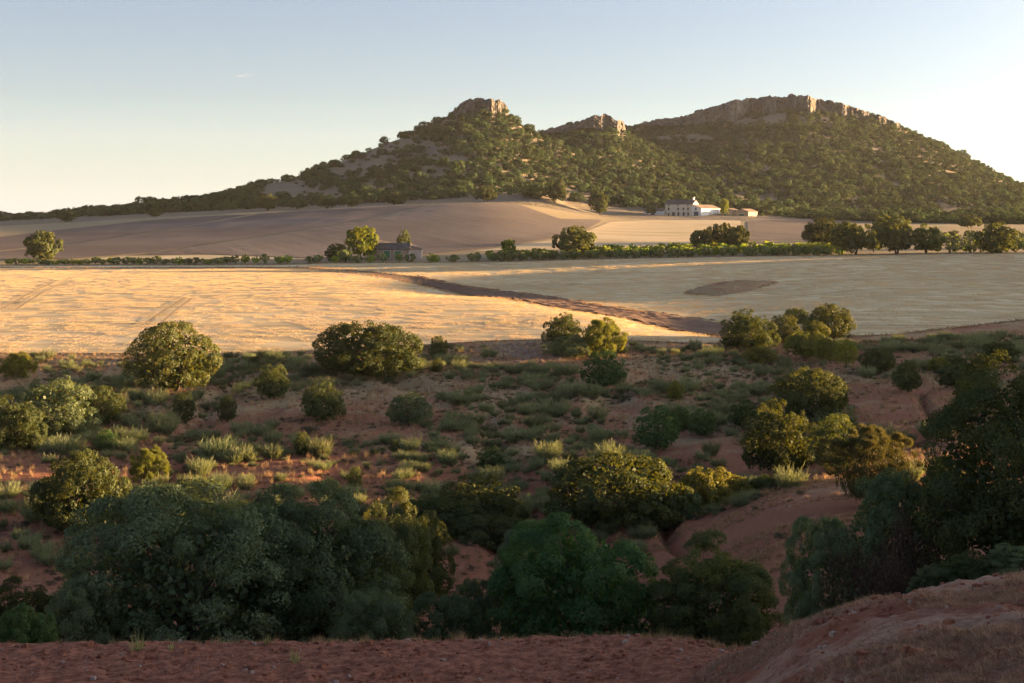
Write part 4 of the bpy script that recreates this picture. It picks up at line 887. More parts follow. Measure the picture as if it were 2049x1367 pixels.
# cluster at the left frame edge
T('holm_oak', 'midgrey', 108, 875, 190, 122, 'wide oak with glowing top by the red gully, largest of its cluster', group='oak cluster by the red gully')
T('holm_oak', 'mid2', 205, 850, 90, 80, 'small oak with yellow sunlit leaves at the cluster end', group='oak cluster by the red gully')
T('holm_oak', 'mid0', 28, 900, 120, 108, 'oak with yellow lit lower leaves in front of the cluster', group='oak cluster by the red gully')
T('holm_oak', 'mid3', 160, 1056, 185, 158, 'oak with orange lit crown tips behind the big front oak')
# middle valley floor
T('holm_oak', 'mid1', 1228, 1050, 290, 146, 'oak with many stems and glowing golden end in mid valley')
T('holm_oak', 'mid0', 960, 1045, 182, 92, 'oak with orange lit top behind the front thicket')
T('oak_bush', 'mid3', 878, 1066, 172, 72, 'low dark bush in the shade behind the front thicket', 'bush')
T('broom_bush', 'mid1', 975, 1095, 160, 68, 'bush with golden lit tips under the orange topped oak', 'bush')
T('broom_bush', 'midgold', 1415, 1012, 120, 78, 'bright yellow green bush on the brink of the red bank', 'bush', Y=73)
T('broom_bush', 'midgold', 1470, 1000, 80, 52, 'smaller bright yellow bush on the brink of the red bank', 'bush', Y=74)
T('oak_bush', 'midgrey', 1360, 1030, 110, 56, 'grey green bush in the hollow under the bright yellow bush', 'bush', Y=70)
T('oak_bush', 'mid1', 1540, 985, 78, 36, 'small bush with golden fringe at the end of the red bank', 'bush', Y=74)
# thicket in front
T('holm_oak', 'near0', 375, 1290, 520, 326, 'huge spreading holm oak in front, its crown grey green', Y=43, rz=0.4)
T('holm_oak', 'near1', 625, 1290, 380, 312, 'huge holm oak in front with sun touched top', Y=44.5, rz=2.0)
T('holm_oak', 'near2', 792, 1200, 160, 200, 'dim oak in the shade beside the huge front oaks', Y=53)
T('green_bush', 'neargrey', 748, 1285, 190, 110, 'teal bush filling the gap beside the huge front oaks', 'bush', Y=39)
T('green_bush', 'nearskirt', 845, 1130, 120, 110, 'shaded bush over the bare red patch', 'bush', Y=57)
T('green_tree', 'neargreen', 1150, 1280, 360, 248, 'fresh green many stemmed tree in front of the mid valley oak', Y=41.5)
T('green_bush', 'neargrey', 945, 1215, 96, 60, 'grey bush beside the bare red patch', 'bush', Y=50)
T('green_bush', 'neargrey', 890, 1280, 190, 100, 'silver green bush before the bare red patch', 'bush', Y=40)
T('green_bush', 'neargrey', 1060, 1120, 170, 84, 'grey green crown behind the fresh green tree', 'bush', Y=50)
T('holm_oak', 'near2', 1430, 1260, 270, 172, 'dark leafy bush thicket under the red bank', 'bush', Y=40)
T('holm_oak', 'neargrey', 1645, 1230, 165, 206, 'grey green oak at the foot of the grassy bank', Y=36)
T('holm_oak', 'neargrey', 1800, 1190, 250, 255, 'pale grey green oak leaning into the darkest oak', Y=35)
T('holm_oak', 'nearskirt', 2050, 1190, 410, 480, 'tallest darkest oak, cut by the frame', Y=33)
T('dead_bush', 'near2', 0, 0, 1, 1, 'x', 'bush', Y=60) if False else None
T('oak_bush', 'nearskirt', 1945, 1185, 120, 80, 'low dark bush under the darkest oak at the bank top', 'bush', Y=29)
T('oak_bush', 'neargrey', 2040, 1180, 130, 90, 'grey bush at the bank top under the darkest oak', 'bush', Y=28.5)
T('oak_bush', 'neargrey', 1870, 1200, 110, 70, 'grey bush between the dead brush and the darkest oak', 'bush', Y=29)
T('green_bush', 'neargreen', 52, 1290, 130, 82, 'fresh green bush at the track edge', 'bush', Y=36)
T('holm_oak', 'near2', 40, 1260, 170, 92, 'low oak with yellow lit tips near the track edge', 'bush', Y=45)
T('green_bush', 'neargrey', 160, 1290, 170, 140, 'dark grey bush under the huge front oak', 'bush', Y=40)
for q in ((1200, 712, 100, 74, 'golden feathery broom on the stony bank'), (1650, 724, 56, 48, 'sunlit broom beside the glowing young pine'), (32, 756, 76, 50, 'yellow broom at the margin of the golden field'),
          (297, 964, 80, 68, 'broom with yellow flowers on the red slope'), (1353, 802, 32, 40, 'thin pale yellow broom alone on the slope'), (1880, 747, 46, 32, 'low golden broom among dark oak bushes')):
    T('broom', 'plume', q[0], q[1], q[2], q[3], q[4], 'bush')
T('broom', 'midgrey', 1140, 716, 84, 48, 'grey green bush in front of the golden feathery broom', 'bush')
T('broom', 'bigplume', 1745, 985, 190, 130, 'big dull yellow feathery broom before the oak clump', 'bush', Y=60)
DB = [make_low('dead_bush_twigs', 150 + k, 5200, 0.028, M['dead'], 1.0, 12) for k in range(2)]
for (u, v, Y, w, hh, l) in ((1740, 1190, 31, 150, 130, 'brown dead bush at the top of the grassy bank'), (1825, 1090, 33, 100, 90, 'dark brown dead crown caught in the grey oak'), (1800, 1185, 29.5, 110, 70, 'low tangle of brown twigs on the bank')):
    x = (u - UC) / F * Y; o = shrub('dead_bush', DB[0], x, Y, w * Y / F, 1.0, l, 'bush', None); zt = CZ - (v - hh - VH) / F * Y; g = G(x, Y); o.scale[2] = max(0.4, (zt - g)) / 0.75

# ------------------------------------------------------------------ orchard rows
OG = 'young olives in a row along the lane'
no = 0
r = np.random.default_rng(77)
for u in np.concatenate([np.arange(18, 460, 15.5), [470, 492, 512, 528, 560, 572, 622, 634, 668, 712, 742, 765, 800, 822, 862, 876, 908, 942, 958]]):
    u = u + r.uniform(-3, 3); Y = r.uniform(341, 345); no += 1
    x = (u - UC) / F * Y; w = r.uniform(17, 28); vb = VH - h(np.array([x]), np.array([Y]))[0] / Y * F
    T('olive_tree', 'olive%d' % r.integers(3), u, vb, w, r.uniform(13, 19) * (1.15 if u > 460 else 0.9), 'small young olive in the thin row along the lane', 'tree', Y=Y, group=OG)
na = 0
for row, Y in enumerate((342.5, 347, 352, 357.5, 363)):
    for u in np.arange(985, 1690, 21.0):
        u = u + r.uniform(-7, 7)
        if row >= 3 and u < 1160: continue
        x = (u - UC) / F * Y; vb = VH - h(np.array([x]), np.array([Y]))[0] / Y * F; na += 1
        kind = 'olive%d' % r.integers(2) if row == 0 else ('almond' if r.random() < 0.75 else 'olive2')
        T('olive_tree' if row == 0 else 'almond_tree', kind, u, vb, r.uniform(18, 30), r.uniform(17, 24), 'dark round olive in the front row of the dense orchard' if row == 0 else 'leafy young almond tree in the dense orchard rows', Y=Y, group='olives in the front row of the orchard' if row == 0 else 'almond trees of the dense orchard')
for row, Y in enumerate((352, 372, 394, 418, 445)):
    for u in np.arange(1880, 2075, 17.0):
        u = u + r.uniform(-6, 6); x = (u - UC) / F * Y; vb = VH - h(np.array([x]), np.array([Y]))[0] / Y * F
        T('olive_tree', 'olive%d' % r.integers(3), u, vb, r.uniform(18, 26) * 345 / Y * 1.05, r.uniform(16, 21) * 345 / Y, 'pale green young tree in the orchard behind the field edge oaks', Y=Y, group='young trees of the far orchard')

# ------------------------------------------------------------------ oak scrub on the hills
uu = np.arange(-60, 2120, 8.0); yv = np.exp(np.linspace(math.log(560), math.log(1500), 700))
XV = (uu[:, None] - UC) / F * yv[None, :]; EL = h(XV, np.repeat(yv[None, :], len(uu), 0)) / yv[None, :]; CM = np.maximum.accumulate(EL, axis=1)
r = np.random.default_rng(5); cand = []
bare = [(790, 300, 90, 20), (840, 345, 50, 12), (700, 345, 40, 14), (640, 385, 60, 12), (575, 370, 40, 22), (560, 385, 40, 18), (1005, 388, 75, 14), (1130, 395, 60, 16), (1470, 385, 50, 12), (1520, 398, 60, 8), (1370, 278, 60, 9), (1750, 425, 60, 6), (1900, 415, 60, 9), (1930, 425, 60, 8), (880, 380, 30, 10), (760, 372, 40, 10), (735, 330, 60, 8), (900, 320, 40, 7)]
n = 150000; Yc = np.sqrt(r.uniform(600 ** 2, 1480 ** 2, n)); Uc = r.uniform(-60, 2110, n)
iu = ((Uc + 60) / 8.0).astype(int).clip(0, len(uu) - 1); iy = ((np.log(Yc) - math.log(560)) / (math.log(1500) - math.log(560)) * 699).astype(int)
E = EL[iu, iy]; Cc = CM[iu, iy]; Vc = VH - E * F
keep = (Cc - E < 9.0 / Yc) & ~((Yc < 640) & (Vc > 412)) & (Vc < curve([(-60,446),(300,428),(520,418),(870,400),(1000,392),(1080,400),(1180,408),(1300,420),(1560,434),(1640,440),(2110,458)])(Uc)) & ~((Uc > 1300) & (Uc < 1530) & (Yc < 775))
D = 0.85 + 1.1 * fbm(Uc / 50, Yc / 40.0, 8, 3)
for bu, bv, ru, rv in bare: D = np.where(((Uc - bu) / (1.0 * ru)) ** 2 + ((Vc - bv - 2) / (1.15 * rv)) ** 2 < 1, D * 0.06, D)
D = np.where((Uc > 640) & (Uc < 930) & (Vc < 345), D * 0.7, D)
Wc = (2.2 + 7.4 * r.random(n) ** 1.6) * np.where(Yc > 1150, 0.85, 1.0); Wc = np.where(Uc < 700, Wc * 0.8, Wc); Hc_ = Wc * r.uniform(0.56, 0.8, n)
for (u0, u1, bt, yd) in ((905, 1020, 220, 975), (1120, 1256, 262, 1110), (1300, 1700, 250, 1320)):     # leave the cliff faces bare
    D = np.where((Uc > u0) & (Uc < u1) & (Vc - Hc_ / Yc * F < bt - 7) & (Yc < yd) & (Vc < bt + 20), D * np.where(fbm(Uc / 22, Uc * 0, 61, 3) > 0.18, 0.7, 0.08), D)
D = np.where(Uc < 640, D * 0.85, D)
keep &= r.random(n) < D
cell = {}
for k in np.nonzero(keep)[0]:
    u, Y, w = Uc[k], Yc[k], Wc[k]; x = (u - UC) / F * Y; kx, ky = int(x // 9), int(Y // 13); ok = True
    for a in (-1, 0, 1):
        for b in (-1, 0, 1):
            for (px, py, pw) in cell.get((kx + a, ky + b), ()):
                if (px - x) ** 2 + ((py - Y) / 1.5) ** 2 < (0.30 * (w + pw)) ** 2: ok = False; break
    if not ok: continue
    cell.setdefault((kx, ky), []).append((x, Y, w)); cand.append((x, Y, w, Hc_[k], u, Vc[k], Cc[k] - E[k]))
cand.sort(key=lambda q: -(q[2] / q[1]) * (1.0 if q[6] <= 0.0005 and -10 < q[4] < 2060 else 0.2))
hill_objs = []
for k, (x, Y, w, hh, u, v, oc) in enumerate(cand[:270]):
    cr, tr, asp = TV['hill%d' % (k % 5)]
    if u < 700: l, g = 'dark scrub oak on the shaded flank of the pointed hill', 'scrub oaks on the shaded flank'
    elif u < 1260: l, g = 'scrub oak at the foot of the pointed hill', 'scrub oaks at the foot of the pointed hill'
    elif u < 1600: l, g = 'scrub oak on the sunlit spur behind the farm', 'scrub oaks on the spur behind the farm'
    else: l, g = 'scrub oak on the lower slope of the cliff topped hill', 'scrub oaks below the cliff topped hill'
    o = link('scrub_oak', cr); o.location = (x, Y, G(x, Y) - 0.05 * hh); o.scale = (w, w, hh / asp); o.rotation_euler = (0, 0, r.uniform(0, 6.28)); tag(o, l, 'tree', g); hill_objs.append(o)
rest = np.array([(q[0], q[1], G(q[0], q[1]) - 0.2) for q in cand[270:]]); 
scatter('hill_scrub', rest, np.array([q[3] / 0.7 for q in cand[270:]]), hill_objs[:5], 'dense evergreen oak scrub cloaking the two hills', 'scrub', np.array([q[2] for q in cand[270:]]))
print('hill trees', len(cand))

# ------------------------------------------------------------------ standing stubble on the mown fields
def stubble_patch(key, seed, n=280, size=2.6, rows=8):
    r = np.random.default_rng(seed); row = r.integers(rows, size=n); x = r.uniform(-size / 2, size / 2, n); y = (row + 0.5) / rows * size - size / 2 + r.normal(scale=0.05, size=n)
    hh = r.uniform(0.035, 0.08, n); a = r.uniform(0, 6.28, n); wd = r.uniform(0.02, 0.05, n); s = np.stack([np.cos(a), np.sin(a), np.zeros(n)], -1) * wd[:, None] / 2
    b0 = np.stack([x, y, np.full(n, -0.03)], -1); tp = b0 + np.stack([r.normal(scale=0.05, size=n), r.normal(scale=0.05, size=n), hh + 0.03], -1)
    v = np.stack([b0 - s, b0 + s, tp + s * 0.7, tp - s * 0.7], 1).reshape(-1, 3)
    return mesh_from(key, v, np.arange(len(v)).reshape(-1, 4), M['stubblestraw'], False, {'tint': np.repeat(r.random(n), 4)})
def in_field(u, Y, us, yb, yt): return (u > us[0]) & (u < us[-1]) & (Y > np.interp(u, us, yb) + 1.2) & (Y < np.interp(u, us, yt) - 1.2)
src = []
for k, (u, v) in enumerate(((300, 600), (700, 610))):
    x, y, _ = pix(u, v, 145); o = link('stubble', stubble_patch('stubble_blades', 300 + k)); o.location = (x, y, G(x, y) + 0.07); tag(o, 'standing stubble in the golden field', 'stubble', None, 'stuff'); src.append(o)
def stubble_field(name, key, label, seed):
    us, yb, yt = FIELD[key]; r = np.random.default_rng(seed); n = 15000; x = r.uniform(-190, 190, n); y = r.uniform(138, 372, n)
    u = UC + x / y * F; k = in_field(u, y, us, yb, yt) & (u > -140) & (u < 2200); x, y = x[k], y[k]
    yy = y + 40 * fbm(x / 80, y / 80, 44, 2) + 0.12 * x
    zs = 0.75 + 0.5 * vnoise(yy / 3.6, x / 160, 45)
    d = 1.0; turn = -np.arctan(40 * (fbm((x + d) / 80, y / 80, 44, 2) - fbm((x - d) / 80, y / 80, 44, 2)) / (2 * d) + 0.12)
    scatter(name, np.column_stack([x, y, h(x, y) + CZ + 0.06]), zs, src, label, 'stubble', np.ones(len(x)), np.clip(turn, -0.6, 0.6))
stubble_field('field_stubble', 'gold', 'cut stubble standing all over the golden field', 3)
stubble_field('field_stubble', 'pale', 'cut stubble standing all over the pale field', 4)

# ------------------------------------------------------------------ scrub on the near slope
r = np.random.default_rng(21)
def slope_points(n, y0, y1, seed, thr=0.0, u0=-60, u1=2110):
    rr = np.random.default_rng(seed); m = n * 14
    Y = np.sqrt(rr.uniform(y0 ** 2, y1 ** 2, m)); u = rr.uniform(u0, u1, m); x = (u - UC) / F * Y; v = VH - h(x, Y) / Y * F
    # keep the red path, the hump and the fields clear
    k = Y < np.interp(u, [0, 450, 1000, 1400, 1500, 1700, 1780, 2049], [137, 138, 146, 144, 150, 152, 150, 165])
    k &= ~((u > 1270) & (u < 1560) & (v > 800) & (v < 960) & (np.abs(v - np.interp(u, [1270, 1330, 1420, 1500, 1560], [830, 900, 880, 940, 950])) < 28))
    k &= ~((u > 1300) & (u < 1720) & (Y > 50) & (Y < 68))
    k &= fbm(x / 9.0, Y / 9.0, 12, 3) > thr - 0.5 * rr.random(m)
    q = np.nonzero(k)[0][:n]
    return list(zip(x[q], Y[q]))
for k, (x, Y) in enumerate(slope_points(290, 66, 150, 1, 0.15, 0, 2049)):
    hh = r.uniform(0.5, 1.5); bo = shrub('broom', BR[k % 3], x, Y, hh * r.uniform(0.9, 1.5), hh, 'grey green wispy broom scattered over the red scrub slope', 'shrub', 'brooms on the scrub slope')
th_objs = []
for k, (x, Y) in enumerate(slope_points(200, 60, 150, 2, 0.3, 0, 2049)):
    w = r.uniform(0.5, 1.5); th_objs.append(shrub('thyme_bush', TH[k % 3], x, Y, w, w * r.uniform(0.7, 1.1), 'dark low cushion of thyme scattered over the red scrub slope', 'shrub', 'cushion shrubs on the scrub slope'))
P = np.array(slope_points(2800, 60, 150, 6, 0.30)); s = 0.22 + 0.6 * r.random(len(P)) ** 1.4
scatter('broom_scrub', np.column_stack([P, h(P[:, 0], P[:, 1]) + CZ - 0.03]), s, [o for o in bpy.data.objects if o.name.startswith('broom') and o.data in BR][:3], 'small grey broom covering the scrub slope', 'scrub', s * 1.15)
# dry grass tufts: a few stand as things of their own near the track, the mass is ground cover
tuft_objs = []
for k, u in enumerate((905, 925, 1240, 1262, 1330, 1372, 1420, 1478, 640, 735)):
    Y = 28.0 if u < 1400 else 26.5; x = (u + r.uniform(-4, 4) - UC) / F * Y
    tuft_objs.append(shrub('grass_tuft', TF[k % 2], x, Y, 0.30, r.uniform(0.22, 0.42), 'dry straw tuft standing on the brink of the red track', 'grass', 'straw tufts on the track brink'))
weed_objs = []
for u, v, s, l in ((275, 1308, 0.42, 'tall pale green weed on the red track, tallest of four'), (343, 1306, 0.2, 'small pale weed next to the tallest weed'), (590, 1338, 0.34, 'leafy pale weed low on the red track'), (533, 1300, 0.24, 'thin dry weed at the back of the red track')):
    x, y, _ = pix(u, v, 12); wo_ = shrub('weed', WD[0], x, y, s * 0.9, s, l, 'weed', None); wo_.location[2] = float(surf(x, y)) - 0.01; weed_objs.append(wo_)
P = slope_points(15000, 58, 158, 3, -0.35); Pt = np.array([(x, y) for x, y in P]); z = h(Pt[:, 0], Pt[:, 1]) + CZ
s = r.uniform(0.18, 0.5, len(Pt)); scatter('dry_grass', np.column_stack([Pt, z]), s, tuft_objs[:2], 'dry grass tufts covering the scrub slope', 'grass', s * 0.9)
P = slope_points(9000, 56, 152, 4, -0.05); Pt = np.array(P); z = h(Pt[:, 0], Pt[:, 1]) + CZ - 0.03
s = 0.12 + 0.5 * r.random(len(Pt)) ** 1.8; scatter('low_scrub', np.column_stack([Pt, z]), s * 0.9, th_objs[:3], 'tiny dark cushion plants covering the scrub slope', 'scrub', s)
n = 5000; Y = r.uniform(50, 70, n); u = r.uniform(1290, 1760, n); x = (u - UC) / F * Y; k = fbm(x / 3.5, Y / 1.6, 81, 3) > r.uniform(-0.1, 0.35, n); x, Y = x[k], Y[k]; s = r.uniform(0.06, 0.22, len(x))
scatter('hump_straw', np.column_stack([x, Y, h(x, Y) + CZ]), s, tuft_objs[:2], 'bleached grass streaking the bare red terrace', 'grass', s * 1.5)
for u, Y, w, l in ((1562, 56.0, 0.75, 'dark rounded shrublet alone on the bare red terrace'), (1442, 59.0, 0.45, 'small grey shrublet low on the bare red terrace'), (1512, 64.0, 0.5, 'shrublet near the brink of the red terrace'), (1600, 65.0, 0.6, 'grey shrublet at the broom end of the red terrace')):
    shrub('thyme_bush', TH[0], (u - UC) / F * Y, Y, w, w * 0.8, l, 'shrub', None)
# straw and weeds along field margins, so that no edge is ruled
ex, ey = [], []
def edge(us, ys, jit, dens):
    k = int(len(us) * dens); i = r.integers(len(us), size=k); y = ys[i] + r.normal(scale=jit, size=k); u_ = us[i] + r.uniform(-4, 4, k); ex.append((u_ - UC) / F * y); ey.append(y)
us, yb, yt = FIELD['gold']; kk = us > -60; edge(us[kk], yb[kk] - 0.6, 1.0, 4.0); kk = us > 640; edge(us[kk], yt[kk] + 0.8, 0.8, 3.0)
us, yb, yt = FIELD['pale']; kk = us < 2120; edge(us[kk], yb[kk] - 0.4, 0.9, 5.0); edge(us[kk], yt[kk] + 0.5, 1.0, 3.0)
uu_ = np.linspace(-60, 640, 160); edge(uu_, np.full(160, 329.5), 0.8, 3.0); edge(uu_, np.full(160, 340.0), 0.8, 3.0)
um = np.linspace(1372, 1552, 60); tt = np.linspace(-1, 1, 60); mm = np.linspace(pix(1372, 588, 200)[1], pix(1552, 567, 200)[1], 60)
for sg in (-1, -0.5, 0.1, 0.6, 1): edge(um, mm + sg * 13 * np.sin(np.linspace(0, math.pi, 60)) ** 0.8, 1.2, 2.5)
ex = np.concatenate(ex); ey = np.concatenate(ey); s = r.uniform(0.15, 0.5, len(ex)) * np.where(ey > 200, 1.25, 0.8)
scatter('margin_grass', np.column_stack([ex, ey, h(ex, ey) + CZ]), s, tuft_objs[:2], 'dry grass along the field margins and on the earth mound', 'grass', s * 1.1)
# straw on the bank and along the brink of the track
n = 52000; Y = r.uniform(13, 23.5, n); u = r.uniform(1200, 2120, n); x = (u - UC) / F * Y
k = (Y < np.interp(u, [1180, 1260, 1330, 1400, 1460, 1550, 1700, 2300], [13, 17, 20.5, 23, 24, 23.5, 23, 23])) & (fbm(x / 1.6, Y / 1.6, 15, 3) > r.uniform(-0.1, 0.6, n))
x, Y = x[k], Y[k]; s = 0.03 + 0.10 * r.random(len(x)) ** 1.6; bt = make_tuft('bank_tuft_blades', 149, 16, M['bankstraw'], 0.05, 1.35)
bank_src = [shrub('grass_tuft', bt, (1475 - UC) / F * 22.5, 22.5, 0.2, 0.16, 'bleached grass tuft on the crest of the bank', 'grass', None)]
scatter('bank_straw', np.column_stack([x, Y, surf(x, Y) - 0.005]), s, bank_src, 'short dry straw covering the bank', 'grass', s * 1.4)
u = r.uniform(-60, 1520, 1100); Y = np.interp(u, [-60, 700, 1200, 1400, 1500, 1520], [28.2, 28.1, 28.3, 27.1, 26, 25.5]) + r.normal(scale=0.22, size=len(u)); x = (u - UC) / F * Y
kp = r.random(len(u)) < np.interp(u, [0, 500, 700, 1200, 1500], [0.25, 0.35, 0.5, 0.8, 1.0]); x, Y = x[kp], Y[kp]; s = r.uniform(0.08, 0.26, len(x)) * r.uniform(0.6, 1.2, len(x))
scatter('brink_straw', np.column_stack([x, Y, h(x, Y) + CZ]), s, tuft_objs[:2], 'dry straw fringing the brink of the red track', 'grass', s * 0.9)
# stones of the bank under the small oak, and on the track
def stones(name, P, s, label, mat='stone'):
    V = []; Fq = []; n = 0
    base = np.array([(-1, -1, -1), (1, -1, -1), (1, 1, -1), (-1, 1, -1), (-1, -1, 1), (1, -1, 1), (1, 1, 1), (-1, 1, 1)], float) * [0.5, 0.5, 0.32]
    fq = np.array([(0, 3, 2, 1), (4, 5, 6, 7), (0, 1, 5, 4), (1, 2, 6, 5), (2, 3, 7, 6), (3, 0, 4, 7)])
    for p, q in zip(P, s):
        b = base * (1 + r.normal(scale=0.22, size=(8, 3))) * q; b[4:] *= [0.7, 0.7, 1]; a = r.uniform(0, 6.28)
        b = np.stack([b[:, 0] * math.cos(a) - b[:, 1] * math.sin(a), b[:, 0] * math.sin(a) + b[:, 1] * math.cos(a), b[:, 2]], -1) + p; V.append(b); Fq.append(fq + n); n += 8
    o = link(name, mesh_from(name, np.concatenate(V), np.concatenate(Fq), M[mat])); tag(o, label, 'stones', None, 'stuff'); return o
P = []
for k in range(170):
    x, y, z = pix(r.normal(1055, 38), min(max(r.normal(704, 9), 688), 735), 100); P.append((x, y, z + CZ + 0.05))
stones('bank_stones', P, r.uniform(0.12, 0.45, len(P)), 'heap of loose stones on the bank of the golden field')
P = []
for k in range(420):
    u = r.uniform(-60, 2100); Y = r.uniform(15, 28); x = (u - UC) / F * Y
    P.append((x, Y, float(surf(x, Y)) + 0.01))
stones('track_stones', P, np.clip(r.lognormal(-3.2, 0.5, len(P)), 0.02, 0.14), 'small pale stones strewn on the red track')

P = []; n = 4200
for k in range(n):
    u = r.uniform(-60, 2100); Y = 14.5 + 13.5 * r.random() ** 0.8; x = (u - UC) / F * Y
    if fbm(np.array([x / 1.3]), np.array([Y / 0.8]), 71, 3)[0] < r.uniform(-0.5, 0.4): continue
    P.append((x, Y, float(surf(x, Y)) + 0.005))
stones('soil_clods', P, np.clip(r.lognormal(-2.9, 0.5, len(P)), 0.025, 0.17), 'clods of red soil turned up on the track and bank', 'track')
# ------------------------------------------------------------------ say which one: size, shape and the nearest landmark
LM = [(343,720,'the half lit round oak'),(735,700,'the dome shaped oak'),(877,700,'the sun tipped bush'),(1125,665,'the stony bank oak'),(1211,745,'the bush under the stony bank'),(546,770,'the upright bush'),(646,805,'the rounded bush on red earth'),
      (508,728,'the tiny margin bush'),(455,820,'the narrow bush'),(368,820,'the leafy bush below the lit oak'),(820,820,'the blue grey bush'),(212,885,'the small round green bush'),(603,890,'the pointed juniper'),(710,955,'the juniper over the front oak'),
      (789,895,'the column juniper'),(985,920,'the low slope bush'),(1497,665,'the field tip oak'),(1612,690,'the sunlit yellow bush'),(1693,710,'the glowing pine'),(1756,725,'the bush by the pine'),(1815,755,'the upright far bush'),(1912,750,'the sun topped bush'),
      (1618,795,'the sunniest clump oak'),(1560,880,'the tall clump oak'),(1490,830,'the path end bush'),(1316,860,'the round bush above the path'),(1406,845,'the globe bush in the path fork'),(108,815,'the wide glowing oak'),(205,810,'the cluster end oak'),(28,850,'the cluster front oak'),
      (160,980,'the orange tipped oak'),(1228,980,'the golden ended oak'),(960,1000,'the orange topped oak'),(878,1030,'the low dark bush'),(1205,680,'the feathery broom'),(297,930,'the flowering broom'),(1353,785,'the thin yellow broom'),(30,730,'the margin broom')]
HM = [(0,'the frame edge'),(133,'the copper tinted oak'),(220,'the pale strip field'),(311,'the small sunlit oak'),(420,'the long plough top'),(536,'the tall plough oak'),(597,'the flat crowned oak'),(680,'the pair of wide oaks'),(790,'the clear trunked oak'),(880,'the ploughed crest'),(972,'the spreading knoll oak'),
      (1068,'the dense knoll oak'),(1112,'the brown knoll oak'),(1200,'the upright oak'),(1302,'the farm annex'),(1355,'the cream farmhouse'),(1420,'the white wing'),(1490,'the barns'),(1570,'the mauve fallow'),(1650,'the broad dark oak'),(1707,'the two stemmed oak'),(1795,'the one stemmed oak'),(1855,'the raised oak'),(1940,'the far orchard'),(1996,'the last field oak')]
OM = [(18,'the frame edge'),(85,'the big lone oak'),(200,'the lone oak and the strip end'),(330,'the middle of the pale strip'),(450,'the end of the close row'),(560,'the gap before the hut'),(690,'the bright green tree'),(803,'the ruined hut'),(900,'the bare lane'),(1018,'the small fig green tree'),(1085,'the gap by the biggest oak'),(1152,'the biggest oak'),(1240,'the lit stubble'),(1330,'the open middle'),
      (1404,'the smallest huddled oak'),(1442,'the tallest huddled oak'),(1490,'the sunlit huddled oak'),(1560,'the fallow'),(1620,'the orchard end'),(1670,'the broad dark oak'),(1890,'the raised oak'),(1940,'the orchard middle'),(1996,'the last field oak'),(2049,'the frame edge')]
def size_words(vals, words): q = np.quantile(vals, np.linspace(0, 1, len(words) + 1)[1:-1]); return [words[int(np.searchsorted(q, v))] for v in vals]
def uv_of(o): x, y, z = o.location; return UC + x / y * F, VH - (z - CZ) / y * F
byg = {}
for o in bpy.data.objects:
    if o.parent is None and 'group' in o and 'label' in o: byg.setdefault(o['group'], []).append(o)
for g, L in byg.items():
    if len(L) < 8: continue
    sw = size_words([o.scale[0] for o in L], ['tiny', 'small', 'middling', 'large', 'very large']); aw = size_words([o.scale[2] / o.scale[0] for o in L], ['squat', 'rounded', 'upright'])
    if 'slope' in g and 'scrub slope' in g:
        nm = 'grey green broom' if 'broom' in g else 'dark thyme cushion'
        for o, a, b in zip(L, sw, aw):
            u, v = uv_of(o); d = [((u - p[0]) ** 2 + (1.6 * (v - p[1])) ** 2, p) for p in LM]; dd, p = min(d); du, dv = u - p[0], v - p[1]
            rel = ('above' if dv < 0 else 'below') if abs(dv) > 0.5 * abs(du) else 'level with'
            o['label'] = '%s %s %s %s %s %s' % (a, b, nm, 'close' if dd < 60 ** 2 else 'some way', rel, p[2])
    elif 'scrub oaks' in g:
        rows = size_words([o.location[1] for o in L], ['nearest', 'second nearest', 'middle', 'higher', 'highest'])
        for o, a, b, rw in zip(L, sw, aw, rows):
            u, v = uv_of(o); p = min(HM, key=lambda q: abs(q[0] - u)); o['label'] = '%s %s scrub oak, %s belt, above %s' % (a, b, rw, p[1])
    elif 'olive' in g or 'almond' in g or 'young trees' in g:
        rows = ['front'] * len(L) if 'row' in g else ['%s row' % ['nearest', 'second', 'third', 'fourth', 'fifth'][k] for k in np.digitize([o.location[1] for o in L], [350, 355, 360] if 'almond' in g else [362, 383, 406, 431])]
        nm = 'young olive in the lane row' if 'lane' in g else 'olive in the front orchard row' if 'front' in g else 'orchard almond tree' if 'almond' in g else 'young far orchard tree'
        for o, a, b, rw in zip(L, sw, aw, rows):
            u, v = uv_of(o); p = min(OM, key=lambda q: abs(q[0] - u)); o['label'] = ('%s %s %s' % (a, b, nm)) + ('' if rw == 'front' else ', %s' % rw) + ', by %s' % p[1].replace('the middle of the pale strip', 'the strip middle').replace('the lone oak and the strip end', 'the strip end').replace('the end of the close row', 'the row end')
    elif 'straw tufts' in g:
        for o, a, b in zip(L, sw, aw):
            u, v = uv_of(o); p = min([(640,'the sun touched front oak'),(735,'the end of the front oak'),(905,'the silver green bush'),(925,'the silver green bush'),(1240,'the fresh green tree'),(1330,'the gap beside the fresh green tree'),(1372,'the dark leafy thicket'),(1420,'the middle of the dark leafy thicket'),(1478,'the foot of the bank')], key=lambda q: abs(q[0] - u)); o['label'] = '%s straw tuft on the track brink before %s' % (b, p[1])

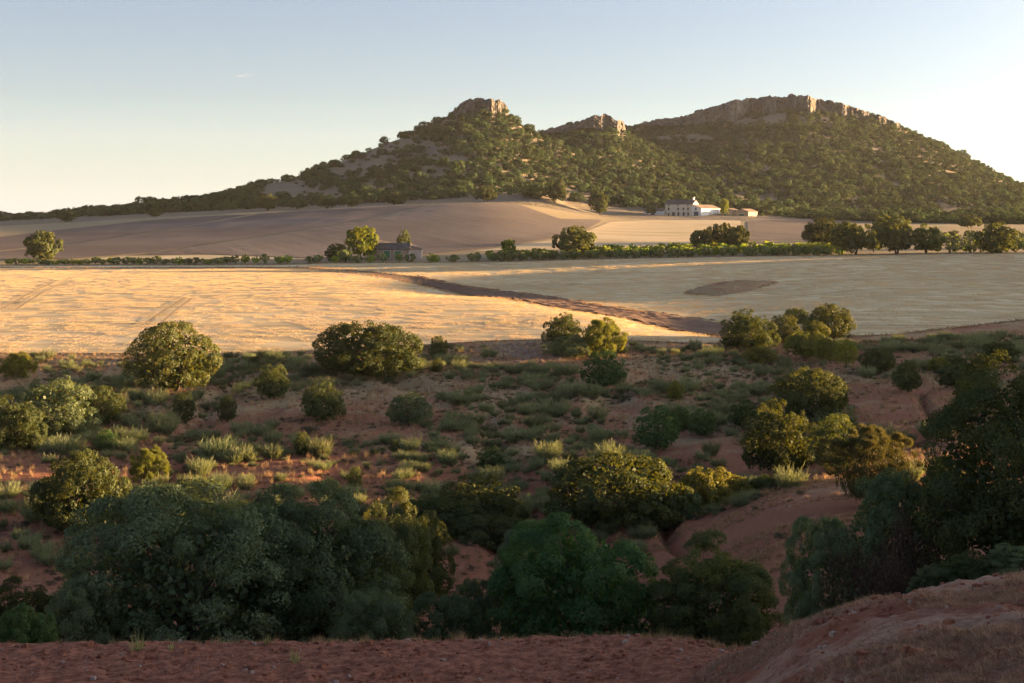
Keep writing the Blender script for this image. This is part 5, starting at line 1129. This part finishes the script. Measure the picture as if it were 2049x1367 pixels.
byl = {}
for o in bpy.data.objects:
    if o.parent is None and 'category' in o: byl.setdefault(o['label'], []).append(o)
for l, L in byl.items():
    if not 2 <= len(L) <= 5: continue
    if len(l.split()) > 13: l = l.replace('grey green ', '').replace('dark thyme', 'thyme')
    us_ = [uv_of(o) for o in L]; du = max(a[0] for a in us_) - min(a[0] for a in us_); dv = max(a[1] for a in us_) - min(a[1] for a in us_)
    by_v = 1.5 * dv > du; L2 = sorted(L, key=lambda o: uv_of(o)[1 if by_v else 0])
    names = {2: ('upper', 'lower'), 3: ('upper', 'middle', 'lower'), 4: ('uppermost', 'upper', 'lower', 'lowermost'), 5: ('uppermost', 'upper', 'middle', 'lower', 'lowermost')} if by_v else {2: ('western', 'eastern'), 3: ('western', 'middle', 'eastern'), 4: ('westernmost', 'western', 'eastern', 'easternmost'), 5: ('westernmost', 'western', 'middle', 'eastern', 'easternmost')}
    for o, nme in zip(L2, names[len(L)]): o['label'] = '%s, %s one' % (l, nme)

# ------------------------------------------------------------------ a short vapour trail high in the sky
m_, t_ = new_mat('vapour'); d = N(t_, 'ShaderNodeBsdfTranslucent'); d.inputs['Color'].default_value = (0.95, 0.95, 0.95, 1); tr = N(t_, 'ShaderNodeBsdfTransparent'); mx = N(t_, 'ShaderNodeMixShader'); mx.inputs[0].default_value = 0.06
t_.links.new(tr.outputs[0], mx.inputs[1]); t_.links.new(d.outputs[0], mx.inputs[2]); ou = N(t_, 'ShaderNodeOutputMaterial'); t_.links.new(mx.outputs[0], ou.inputs[0])
YC = 11000.0; pth = [((u - UC) / F * YC, YC, CZ - (v - VH) / F * YC) for u, v in ((472, 154), (478, 153), (484, 152), (492, 151), (500, 149.5), (508, 148))]
o = link('vapour_trail', tubes_mesh('vapour_trail', [(pth, [1.5, 6.5, 7, 5, 3.0, 0.5], 8)], m_)); tag(o, 'short white vapour trail in the pale sky', 'vapour trail')

# ------------------------------------------------------------------ evening haze: one box of thin pale air round the whole place
hb = MB(); hb.box(-4200, 4700, -255, 2950, CZ - 70, CZ + 165)
hm, ht_ = new_mat('thin_haze'); vp = N(ht_, 'ShaderNodeVolumePrincipled'); vp.inputs['Color'].default_value = (0.93, 0.95, 1.0, 1); vp.inputs['Density'].default_value = HAZE; vp.inputs['Anisotropy'].default_value = 0.0
ou = N(ht_, 'ShaderNodeOutputMaterial'); ht_.links.new(vp.outputs[0], ou.inputs['Volume'])
ho = hb.build('haze', hm); tag(ho, 'thin pale evening haze filling the valley', 'haze', None, 'stuff')
